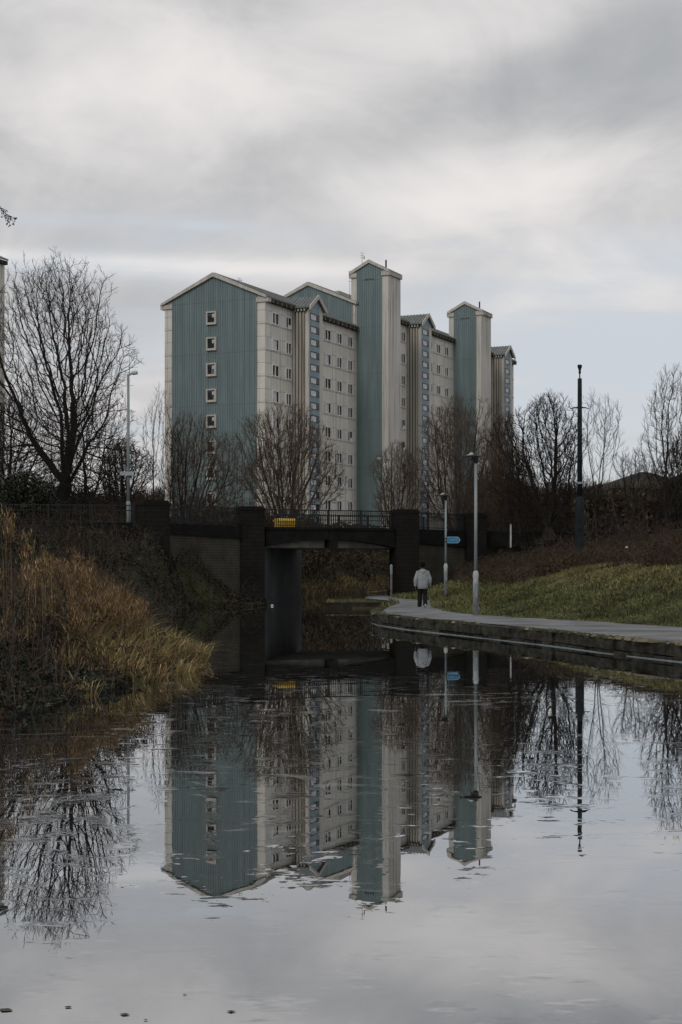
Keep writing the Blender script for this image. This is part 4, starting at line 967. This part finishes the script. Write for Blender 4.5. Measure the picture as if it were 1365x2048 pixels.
# far-off woods that read as one dark mass, well behind the near trees
def far_wood(name, x0, x1, y0, y1, n_, hmax, label):
    xs, ys_ = rng.uniform(x0,x1,n_), rng.uniform(y0,y1,n_); top = hmax*(.62+.55*vnoise(xs,ys_*.3,.11,4)); hh = rng.random(n_)**.75*top
    o = leaves(name, np.stack([xs,ys_,3.9+hh],1), .35+.75*rng.random(n_)*(1-.6*hh/hmax), [BR[1],BR[2],IV[2],M['twig_brown']], pick(n_, [.34,.36,.14,.16])); stuff(o, label, 'wood')
    k = 1700; xs, ys_ = rng.uniform(x0,x1,k), rng.uniform(y0,y1,k); top = hmax*(.75+.55*vnoise(xs,ys_*.3,.11,4)); sg = []
    for a_, b_, t_ in zip(xs,ys_,top):
        p = Vector((a_,b_,4)); q_ = p+Vector((random.gauss(0,.5),0,t_*.55)); e = q_+Vector((random.gauss(0,.7),0,t_*.45)); sg += [(tuple(p),tuple(q_),.10,.06,0),(tuple(q_),tuple(e),.05,.02,0)]
        for j in range(3): f_ = q_.lerp(e, random.random()*.8); sg.append((tuple(f_), tuple(f_+Vector((random.gauss(0,1.0),0,random.uniform(.4,1.6)))), .03,.015,0))
    V, Fq = tubes_np(sg, 3); stuff(np_mesh(name+'_stems', V, Fq, [M['twig'],M['twig_brown']], np.repeat(pick(len(sg), [.6,.4]),3)), 'bare stems rising from the '+label, 'wood')
far_wood('far_wood', 16, 62, 185, 205, 21000, 8.4, 'dark far wood behind the trees right of the bridge')
far_wood('far_wood', -52, -20, 195, 225, 15000, 8.0, 'dark far wood behind the trees left of the bridge')
# dark evergreen mass at the far left
ev = thing('evergreen_bush', 'dark ivy clad evergreen at the far left beneath the bare trees', 'bush', (X(45,84),84,3.9))
n_ = 9000; u_ = rng.normal(size=(n_,3)); u_ /= np.linalg.norm(u_,axis=1,keepdims=True); r_ = rng.random(n_)**.4
P_ = u_*r_[:,None]*np.array([1.9,1.5,1.7])*(.75+.5*vnoise(u_[:,0]*2+5,u_[:,2]*2,1.5,2))[:,None]+np.array([0,0,1.5])
o = leaves('foliage', P_, .10+.10*rng.random(n_), IV, pick(n_, [.6,.3,.05,.05])); o.parent = ev
m = MB(); m.tube([(0,0,-.3),(.05,0,1.2),(.1,0,2.4)], [.16,.12,.05], 7); m.build('trunk', bk, ev, True)

# left bank: ivy and dead leaves
n0 = 280000; y = np.concatenate([rng.uniform(15,40,n0//2), rng.uniform(38,84,n0//2)]); d = rng.uniform(-.25,13,n0)*np.where(y<40,.8,1); x = Lf(y)-d
by_ = Bf(x); ok = (y < by_-.12) & ~((y > 25.5) & (y < 37) & (d < 1.6) & (rng.random(len(y)) < .8)) & (x/y > -.27); x, y, d = x[ok], y[ok], d[ok]; n_ = len(x); gz = np.maximum(ground_z(x,y), .0)
lump = .12+.85*sstep(.38,.75,vnoise(x,y,.7,3))*sstep(-.2,1.2,d); P_ = np.stack([x,y,gz+lump*rng.random(n_)**.6],1)
nz = vnoise(x,y,.6,3); mi = np.where(nz > .56, pick(n_, [.50,.16,.32,.02]), pick(n_, [.64,.26,.08,.02]))
stuff(leaves('ivy', P_, (.045+.05*rng.random(n_))*np.where(y>40,1.55,1.0), IV, mi, .3), 'dark ivy and dead leaves covering the left bank', 'ivy')
k = rng.choice(n_, 3600, replace=False); V, Fq = tubes_np(stems(np.stack([x[k],y[k],gz[k]-.05],1), .5+1.1*rng.random(len(k))*np.minimum(1,d[k]+.3), .3+.8*rng.random(len(k)), .008), 3)
stuff(np_mesh('bank_stems', V, Fq, [M['twig'],M['twig_brown'],M['twig_grey']], np.repeat(pick(len(Fq)//3, [.5,.38,.12]),3)), 'thin bare stems standing in the ivy on the left bank', 'undergrowth')

# reeds: bunches on the point, thinner up the bank to the left
def reed_pts(n0, y0, y1, d0, d1): y = rng.uniform(y0,y1,n0); d = rng.uniform(d0,d1,n0); return Lf(y)-d, y, d
tx, ty, td = reed_pts(2900, 21.5, 38, -.22, 7.0); tc_ = vnoise(tx, ty, .9, 3); px_ = tx/ty*F+CX
keep = rng.random(len(tx)) < sstep(.40,.55,tc_+.08*sstep(25,29,ty)+.10*(vnoise(tx,ty,2.6,2)-.5))*np.clip(.04+sstep(60,200,px_+200*(tc_-.5))*np.where(px_<190, sstep(24.5,28.5,ty), 1),0,1)*np.where(td>3.6,.6,1)
tx, ty, td, tc_ = [q[keep] for q in (tx,ty,td,tc_)]; rep_ = 46; nt0 = len(tx)
ang_ = rng.uniform(0,2*np.pi,nt0*rep_); rr_ = .16*rng.random(nt0*rep_)**.5
x = np.repeat(tx,rep_)+rr_*np.cos(ang_); y = np.repeat(ty,rep_)+rr_*np.sin(ang_); d = np.repeat(td,rep_); cl = np.repeat(tc_,rep_); hs = np.repeat(.42+.95*rng.random(nt0)**1.2,rep_); n_ = len(x)
gz = np.maximum(ground_z(x,y),-.03)
H = (.42+.62*sstep(-.3,2.6,d)*(.30+1.0*cl))*hs*(.55+.6*rng.random(n_)); lean_ = np.clip(.20+5.5*rr_*rng.random(n_)+1.2*rng.random(n_)**2.2+.5*(d<.8)*rng.random(n_), 0, 2.3)
P_ = np.stack([x,y,gz-.03],1); gold_ = sstep(28.0,31.5,y); tone = np.repeat(rng.random(nt0),rep_)
mi = np.where(tone < .34, pick(n_, [.30,.10,.46,.06,.08]), np.where(tone < .70, pick(n_, [.14,.50,.12,.22,.02]), pick(n_, [.46,.18,.22,.08,.06])))
mi = np.where((d > 1.9+1.2*(cl-.5)) & (rng.random(n_) < .68), pick(n_, [.07,.60,.05,.27,.01]), mi)
mi = np.where((gold_*(d<1.5) > .5) & (rng.random(n_) < .5), pick(n_, [.38,.02,.48,.0,.12]), mi)
stuff(blades('reeds', P_, H, .011+.012*rng.random(n_), lean_, RD, mi, az=ang_+rng.normal(0,.5,n_)), 'olive and golden brown reeds leaning over the water from the left bank', 'reeds')
# feathery seed heads
k = np.where((H > .72) & (d > .9))[0]; k = rng.choice(k, min(2300,len(k)), replace=False); top = P_[k]+np.array([0,0,1.])*(H[k]*.98)[:,None]
pt = []; ph = []; 
rep = 26; base_ = np.repeat(top, rep, 0)+np.stack([rng.normal(0,.06,len(k)*rep), rng.normal(0,.06,len(k)*rep), rng.uniform(-.28,.14,len(k)*rep)],1)
stuff(blades('reed_plumes', base_, .05+.08*rng.random(len(base_)), np.full(len(base_),.010), .5+.9*rng.random(len(base_)), RD, pick(len(base_), [.10,.72,.02,.15,.01])), 'feathery brown seed heads on top of the reeds', 'reeds')
# a few very tall russet plumes to the far left
bs = []
for px, Yc, tp in ((14,27,1012),(20,27,1025),(52,27.5,1062),(95,28,1085),(64,27.2,1105),(172,30,1118),(165,30.4,1130)):
    for j in range(4):
        xx = X(px,Yc)+random.gauss(0,.05); zt = Z(tp,Yc)-random.uniform(0,.3); bs.append((xx, Yc+random.gauss(0,.15), zt))
bs = np.array(bs); gz = ground_z(bs[:,0],bs[:,1])
P_ = np.stack([bs[:,0],bs[:,1],gz],1); st_ = blades('reed_stalks', P_, np.maximum(bs[:,2]-gz,.2), np.full(len(bs),.012), np.full(len(bs),.06), RD, pick(len(bs), [.3,.4,.2,.1,0]))
stuff(st_, 'tall russet reed stalks at the far left of the bank', 'reeds')
base_ = np.repeat(bs, 30, 0)+np.stack([rng.normal(0,.04,len(bs)*30), rng.normal(0,.04,len(bs)*30), rng.uniform(-.42,.02,len(bs)*30)],1)
stuff(blades('reed_plumes', base_, .06+.08*rng.random(len(base_)), np.full(len(base_),.012), .4+.8*rng.random(len(base_)), RD, pick(len(base_), [.22,.58,.04,.16,0])), 'tall russet seed heads at the far left of the bank', 'reeds')

# dry grass and brambles on the bank seen under the bridge
n0 = 34000; y = rng.uniform(97,140,n0); d = rng.uniform(-.2,7,n0); x = Lf(y)-d; gz = np.maximum(ground_z(x,y),0)
low = d < .9+1.6*(vnoise(x,y,.4,3)-.5)
P_ = np.stack([x,y,gz-.02],1)[low]; n_ = len(P_)
stuff(blades('dry_grass', P_, .25+.5*rng.random(n_), .04+.03*rng.random(n_), .4+.9*rng.random(n_), [G[2],G[3],RD[3],RD[1]], pick(n_, [.22,.28,.3,.2])), 'dry tawny grass on the bank seen beneath the bridge', 'grass')
P_ = np.stack([x,y,gz+(.9+1.3*vnoise(x,y,.4,3))*rng.random(n0)**.7],1)[~low]; n_ = len(P_)
stuff(leaves('brambles', P_, .12+.16*rng.random(n_), BR, pick(n_, [.14,.4,.4,.06])), 'dark brambles on the far bank seen beneath the bridge', 'brambles')

# ------------------------------------------------------------------ person walking away
PX, PY = X(846,59.9), 59.9
per = thing('person', 'person in grey hooded top and black trousers walking away on the towpath', 'person', (PX,PY,.392), R(3))
def rem(o, v, sm=6):
    r_ = o.modifiers.new('surface', 'REMESH'); r_.mode = 'VOXEL'; r_.voxel_size = v; r_.use_smooth_shade = True
    s_ = o.modifiers.new('smooth', 'SMOOTH'); s_.iterations = sm; s_.factor = .5; return o
ftL, ftR = Vector((-.10,.20,.0)), Vector((.085,-.10,.03))     # left foot ahead, right heel lifting
hipL, hipR = Vector((-.09,0,.90)), Vector((.09,0,.90)); knL, knR = Vector((-.095,.16,.49)), Vector((.092,.06,.48))
m = MB()
m.tube([(0,.0,.84),(0,0,.95),(0,.0,1.10),(0,.02,1.28),(0,.02,1.40),(0,.02,1.46)], [(.155,.11),(.16,.115),(.145,.105),(.18,.115),(.17,.09),(.07,.06)], 14)
m.tube([(0,.02,1.42),(0,.035,1.55)], [.06,.055], 10)
m.tube([(0,.045,1.50),(0,.045,1.535),(0,.04,1.59),(0,.035,1.65),(0,.035,1.70),(0,.035,1.735),(0,.035,1.75)], [(.045,.06),(.066,.085),(.074,.097),(.077,.10),(.07,.09),(.045,.06),(.015,.02)], 14)
m.tube([(0,.135,1.62),(0,.16,1.60),(0,.14,1.585)], [.012,.017,.012], 6)
for s_ in (-1,1): m.tube([(s_*.078,.03,1.64),(s_*.087,.025,1.615),(s_*.08,.03,1.585)], [(.008,.02),(.012,.026),(.008,.014)], 6)
for s_, hip, kn, ft in ((-1,hipL,knL,ftL),(1,hipR,knR,ftR)):
    an = ft+Vector((0,0,.10)); m.tube([hip, hip.lerp(kn,.5), kn, kn.lerp(an,.35), an], [.088,.075,.056,.056,.038], 10)
    m.tube([an, ft+Vector((0,.05,.05)), ft+Vector((0,.17,.03))], [.04,.042,.03], 8)
arms = []
for s_, sw_ in ((-1,-.10),(1,.07)):
    sh = Vector((s_*.165,.015,1.375)); el = Vector((s_*.282,sw_*.4-.02,1.10)); wr = Vector((s_*.29,sw_+.04,.84)); arms.append((s_,sh,el,wr))
    m.tube([sh, sh.lerp(el,.5), el, el.lerp(wr,.4), wr], [.052,.047,.04,.038,.027], 10)
    hd = wr+Vector((-s_*.004,.012,-.045)); palm = wr+Vector((-s_*.006,.02,-.095)); m.tube([wr, hd, palm], [(.018,.028),(.016,.041),(.014,.043)], 10)
    for i, ln in enumerate((.068,.078,.072,.056)):
        b0 = palm+Vector((0,.031-.021*i,.004)); k1 = b0+Vector((-s_*.006,.003,-ln*.5)); k2 = k1+Vector((-s_*.022,.004,-ln*.42))
        m.tube([b0,k1,k2], [.0095,.009,.007], 6)
    b0 = hd+Vector((0,.036,.002)); m.tube([b0, b0+Vector((-s_*.012,.024,-.026)), b0+Vector((-s_*.022,.028,-.055))], [.012,.0105,.008], 6)
rem(m.build('body', M['skin'], per), .0075, 3)
# hooded top: torso, sleeves, hood lying on the back, ribbed hem
m = MB()
m.tube([(0,.0,.76),(0,-.002,.80),(0,-.005,.95),(0,0,1.12),(0,.008,1.28),(0,.015,1.385),(0,.02,1.445),(0,.03,1.475)], [(.190,.145),(.205,.155),(.218,.165),(.214,.16),(.205,.155),(.168,.125),(.112,.10),(.085,.085)], 20)
for s_, sh, el, wr in arms:
    m.tube([sh+Vector((-s_*.07,0,.01)), sh+Vector((s_*.01,0,-.01)), sh.lerp(el,.5), el, el.lerp(wr,.5), wr+Vector((0,0,.05)), wr+Vector((0,0,.0))], [.085,.088,.08,.072,.066,.056,.045], 12)
for k in range(7):
    a = (k/6-.5)*2.6; p = Vector((.105*math.sin(a), .02-.115*math.cos(a), 1.445-.055*math.cos(a)))
    if k: m.tube([pr_, p], [(.048,.05),(.05,.052)], 8)
    pr_ = p
m.tube([(-.05,-.12,1.40),(0,-.145,1.34),(.05,-.12,1.40)], [.04,.055,.04], 8)
for k in range(9):   # folds on the back and sleeves
    z_ = random.uniform(.86,1.22); xx = random.uniform(-.15,.15); dz = random.uniform(-.14,.14)
    m.tube([(xx,-.152,z_),(xx*.6+.03,-.163,z_+dz*.5),(xx*.3+.06,-.155,z_+dz)], [.008,.014,.008], 6)
rem(m.build('hooded_top', M['jacket'], per), .011, 4)
m = MB(); m.tube([(0,0,.735),(0,0,.75),(0,0,.79)], [(.175,.13),(.186,.14),(.193,.145)], 20)
for s_, sh, el, wr in arms: m.tube([wr+Vector((0,0,-.02)), wr+Vector((0,0,.05))], [.036,.042], 10)
m.build('ribbed_cuffs', M['jacket'], per, True)
m = MB(); m.tube([(0,0,.95),(0,0,.88),(0,0,.80),(0,.01,.74)], [(.165,.125),(.172,.13),(.165,.125),(.12,.10)], 16)
for hip, kn, ft in ((hipL,knL,ftL),(hipR,knR,ftR)):
    an = ft+Vector((0,-.01,.06)); m.tube([hip+Vector((0,0,-.02)), hip.lerp(kn,.5), kn, kn.lerp(an,.5), an+Vector((0,0,.03)), an], [.108,.10,.09,.086,.085,.078], 12)
rem(m.build('trousers', M['trousers'], per), .012, 3)
for ft, mt_ in ((ftL,M['shoe_dark']),(ftR,M['shoe'])):
    m = MB(); lift = .05 if ft is ftR else 0
    m.tube([ft+Vector((0,-.085,.045+lift)), ft+Vector((0,-.05,.055+lift)), ft+Vector((0,.03,.06+lift*.6)), ft+Vector((0,.13,.040)), ft+Vector((0,.19,.03)), ft+Vector((0,.205,.028))], [(.028,.03),(.042,.05),(.046,.055),(.05,.036),(.042,.027),(.02,.015)], 12, ref=(1,0,0)); sh_ = m.build('shoe', mt_, per, True)
    m = MB(); m.tube([ft+Vector((0,-.09,.012+lift)), ft+Vector((0,-.05,.010+lift)), ft+Vector((0,.05,.012+lift*.4)), ft+Vector((0,.15,.008)), ft+Vector((0,.21,.012))], [(.03,.012),(.043,.014),(.045,.014),(.052,.012),(.03,.01)], 12, ref=(1,0,0)); m.build('sole', M['shoe'], sh_, True)
m = MB(); m.tube([(0,-.005,1.545),(0,.0,1.59),(0,.012,1.645),(0,.02,1.70),(0,.025,1.745),(0,.03,1.775),(0,.03,1.785)], [(.062,.065),(.083,.085),(.092,.10),(.092,.105),(.075,.088),(.04,.05),(.01,.015)], 16)
for k in range(60):
    a, c = random.uniform(0,6.28), random.uniform(.0,1); p = Vector((.088*math.cos(a)*math.sqrt(1-c*c*.8), .02+.098*math.sin(a)*math.sqrt(1-c*c*.8), 1.66+c*.11)); m.tube([p, p*1.0+Vector((math.cos(a)*.008, math.sin(a)*.008, .012))], [.016,.010], 5)
rem(m.build('hair', M['hair'], per), .010, 2)

# ------------------------------------------------------------------ small things
def flat_leaf(px, py, size, label, rz):
    Y = F*CAMZ/(py-HY); m = MB()
    pts = [(0,-.5),(.16,-.25),(.30,.02),(.20,.20),(.06,.5),(-.10,.28),(-.28,.05),(-.18,-.22)]
    size *= .56; rim = [(a_*size*1.2, b_*size, .001+.003*abs(a_)) for a_, b_ in pts]; m.add(rim+[(0,0,.003)], [(i,(i+1)%8,8) for i in range(8)])
    o = m.build('floating_leaf', M['leaf']); o.location = (X(px,Y),Y,.002); o.rotation_euler = (0,0,rz)
    tag(o, label, 'leaf', 'leaves floating on the water')
for px, py, s_, lab in ((12,2021,.13,'largest floating leaf, at the bottom left corner of the water'),(137,2015,.07,'small dark leaf floating near the bottom left corner'),(250,2030,.09,'curled dark leaf floating low between two smaller leaves'),(370,1990,.04,'tiny dark leaf floating highest among the foreground leaves'),(463,2024,.08,'dark leaf floating rightmost among the foreground leaves'),(292,2041,.04,'tiny leaf cut close to the bottom edge of the water')):
    flat_leaf(px, py, s_, lab, random.uniform(1.25,1.85))
def stick(pts, r_, label, mt):
    m = MB(); Q = []
    for px, py, z_ in pts: Y = F*CAMZ/(py-HY); Q.append(Vector((X(px,Y),Y,z_)))
    c = Q[0]; m.tube([q_-c for q_ in Q], [r_*(1-.5*i/len(Q)) for i in range(len(Q))], 6)
    if len(Q) > 2: e = (Q[1]+Q[2])/2-c; m.tube([e, e+Vector((.12,.25,.05))], [r_*.6,r_*.25], 5)
    o = m.build('floating_branch', mt); o.location = c; tag(o, label, 'branch', 'branches lying on the water')
stick([(0,1422,.01),(30,1419,.03),(55,1415,.02),(105,1408,.01)], .016, 'bleached branch lying on the water at the left edge', M['dead_wood'])
stick([(55,1408,.01),(90,1403,.05),(120,1400,.02)], .011, 'short bleached branch behind the left edge branch', M['dead_wood'])
stick([(225,1366,.01),(260,1362,.06),(300,1357,.03),(335,1352,.01)], .014, 'bleached branch floating below the golden reeds', M['dead_wood'])
stick([(735,1197,.39),(757,1194.5,.40),(778,1192.5,.40)], .02, 'pale thin pole lying on the bank below the bridge', M['dead_wood'])
Yb = F*CAMZ/(1212-HY); o = MB(); o.tube([(-.06,0,0),(-.04,0,.02),(.0,0,.05),(.05,0,.03),(.07,0,.01)], [.015,.03,.036,.03,.015], 8); o = o.build('floating_bottle', M['litter'], None, True); o.location = (X(545,Yb),Yb-.3,.01); tag(o, 'white bottle floating at the foot of the bridge abutment', 'litter')
lx, ly = X(1254,66), 66.0; m = MB(); m.add([(-.06,0,0),(.04,-.02,.01),(.07,.05,.05),(-.03,.06,.07),(.01,.02,.09)], [(0,1,2,3),(3,2,4)]); o = m.build('paper_scrap', M['litter']); o.location = (lx, ly, Z(1096,66)); tag(o, 'white paper scrap caught on the rusty brambles', 'litter')
pY = 90; pz = (X(1022,pY), pY, Z(1074,pY)); f = thing('marker_post', 'short white post right of the rightmost bridge pillar', 'post', pz)
m = MB(); m.tube([(0,0,-.6),(0,0,.72)], [.05,.05], 8); m.build('post', M['steel_base'], f); m = MB(); m.tube([(0,0,.72),(0,0,.78)], [.055,.03], 8); m.build('cap', M['steel_dark'], f)

# ------------------------------------------------------------------ sky, sun, camera
sdir = Vector((-.35,-.80,.55)).normalized(); elev = math.asin(sdir.z); rot = math.atan2(sdir.x, sdir.y)
wd = bpy.data.worlds.new('World'); scene.world = wd; wd.use_nodes = True; t = wd.node_tree; n = N(t)
bg = t.nodes['Background']; bg.inputs['Strength'].default_value = .1
sk = t.nodes.new('ShaderNodeTexSky'); sk.sky_type = 'NISHITA'; sk.sun_disc = False; sk.sun_elevation = elev; sk.sun_rotation = rot; sk.air_density = 1.0; sk.dust_density = 2.5
tc = t.nodes.new('ShaderNodeTexCoord'); D = tc.outputs['Generated']; sp = t.nodes.new('ShaderNodeSeparateXYZ'); t.links.new(D, sp.inputs[0])
az = n.m('ARCTAN2', sp.outputs[0], sp.outputs[1]); el = n.m('ARCSINE', sp.outputs[2])
def gauss(px, py, sx, sy, amp, slope=0.0):
    a0, e0 = math.atan((px-CX)/F), math.atan((HY-py)/F)
    da = n.m('SUBTRACT', az, a0); de = n.m('SUBTRACT', n.m('SUBTRACT', el, e0), n.m('MULTIPLY', da, slope))
    q_ = n.m('ADD', n.m('POWER', n.m('DIVIDE', da, sx/F), 2), n.m('POWER', n.m('DIVIDE', de, sy/F), 2))
    return n.m('MULTIPLY', n.m('EXPONENT', n.m('MULTIPLY', q_, -1)), amp)
def addall(l_):
    s_ = l_[0]
    for q_ in l_[1:]: s_ = n.m('ADD', s_, q_)
    return s_
soft = n.noise(n.mapping(D, (3.4,3.4,5.2)), 1.0, 6, .56, .5).outputs['Fac']
soft2 = n.noise(n.mapping(D, (7,7,11.5), (4,2,7)), 1.0, 7, .56, .7).outputs['Fac']
thin = n.noise(n.mapping(D, (5,5,46), (1,5,3)), 1.0, 4, .48, .3).outputs['Fac']
# brightness of the cloud sheet: light bulk upper left, dark bellies, bright bank low on the left
shade = addall([n.m('MULTIPLY', n.m('SUBTRACT', soft, .5), 1.7), n.m('MULTIPLY', n.m('SUBTRACT', soft2, .5), 1.5), n.m('MULTIPLY', n.m('SUBTRACT', thin, .5), n.mapr(el, .26, .12, .2, .8)),
    gauss(730,265,430,85,-.55,.10), gauss(1290,130,260,140,-.62,.3), gauss(1000,170,220,70,-.22,.25), gauss(120,210,380,140,.28), gauss(980,375,260,60,.22,.1), gauss(1250,500,300,40,.18), gauss(1330,560,200,40,.15), gauss(250,535,460,20,.75,-.02), gauss(200,600,300,30,-.10)])
sh = n.mapr(shade, -.70, .70)
cloud = n.mix(sh, (3.05,3.15,3.3), (6.3,6.08,5.98))
clear = n.mix(.88, n.mix(1.0, sk.outputs[0], (1.05,1.05,1.05), 'MULTIPLY'), (4.75,4.90,5.12))
cov = addall([n.m('MULTIPLY', n.m('SUBTRACT', soft2, .5), 1.2), n.m('MULTIPLY', n.m('SUBTRACT', thin, .5), 1.3), gauss(250,440,380,60,-.10,-.05), gauss(1150,760,420,170,-.45), gauss(1200,640,300,26,-.15), gauss(300,720,300,60,-.2)])
cover = n.mapr(n.m('ADD', n.m('ADD', cov, .50), n.mapr(el, .20, .27, 0, .6)), 0, .6)
c = n.mix(cover, clear, cloud)
c = n.mix(addall([gauss(1150,740,520,150,.55), gauss(250,450,420,60,.10)]), c, (4.25,4.65,5.15))
# warm thin streaks low on the right
strk = n.m('MULTIPLY', n.mapr(thin, .55, .68), n.mapr(el, .22, .05))
c = n.mix(n.m('MULTIPLY', strk, .5), c, (5.7,5.35,5.3))
# the sheet is thicker (darker) overhead and behind the viewer
c = n.mix(n.mapr(el, .40, .85, 0, .45), c, (2.9,3.0,3.15))
t.links.new(c, bg.inputs['Color'])
su = bpy.data.lights.new('sun', 'SUN'); su.energy = .6; su.angle = R(14); su.color = (1,.94,.86); so = bpy.data.objects.new('sun', su); col.objects.link(so)
so.rotation_euler = (-sdir).to_track_quat('-Z','Y').to_euler()
cam = bpy.data.cameras.new('camera'); co = bpy.data.objects.new('camera', cam); col.objects.link(co)
cam.sensor_fit = 'VERTICAL'; cam.sensor_height = 36; cam.sensor_width = 24; cam.lens = F/2048*36; cam.shift_y = (HY-1024)/2048
cam.clip_start = .1; cam.clip_end = 6000
co.location = (0,0,CAMZ); co.rotation_euler = (R(90),0,0); scene.camera = co
scene.view_settings.view_transform = 'Standard'; scene.view_settings.look = 'None'; scene.view_settings.gamma = 1; scene.view_settings.exposure = .42; scene.view_settings.use_curve_mapping = False
scene.render.engine = 'CYCLES'
scene.cycles.max_bounces = 8; scene.cycles.use_denoising = True
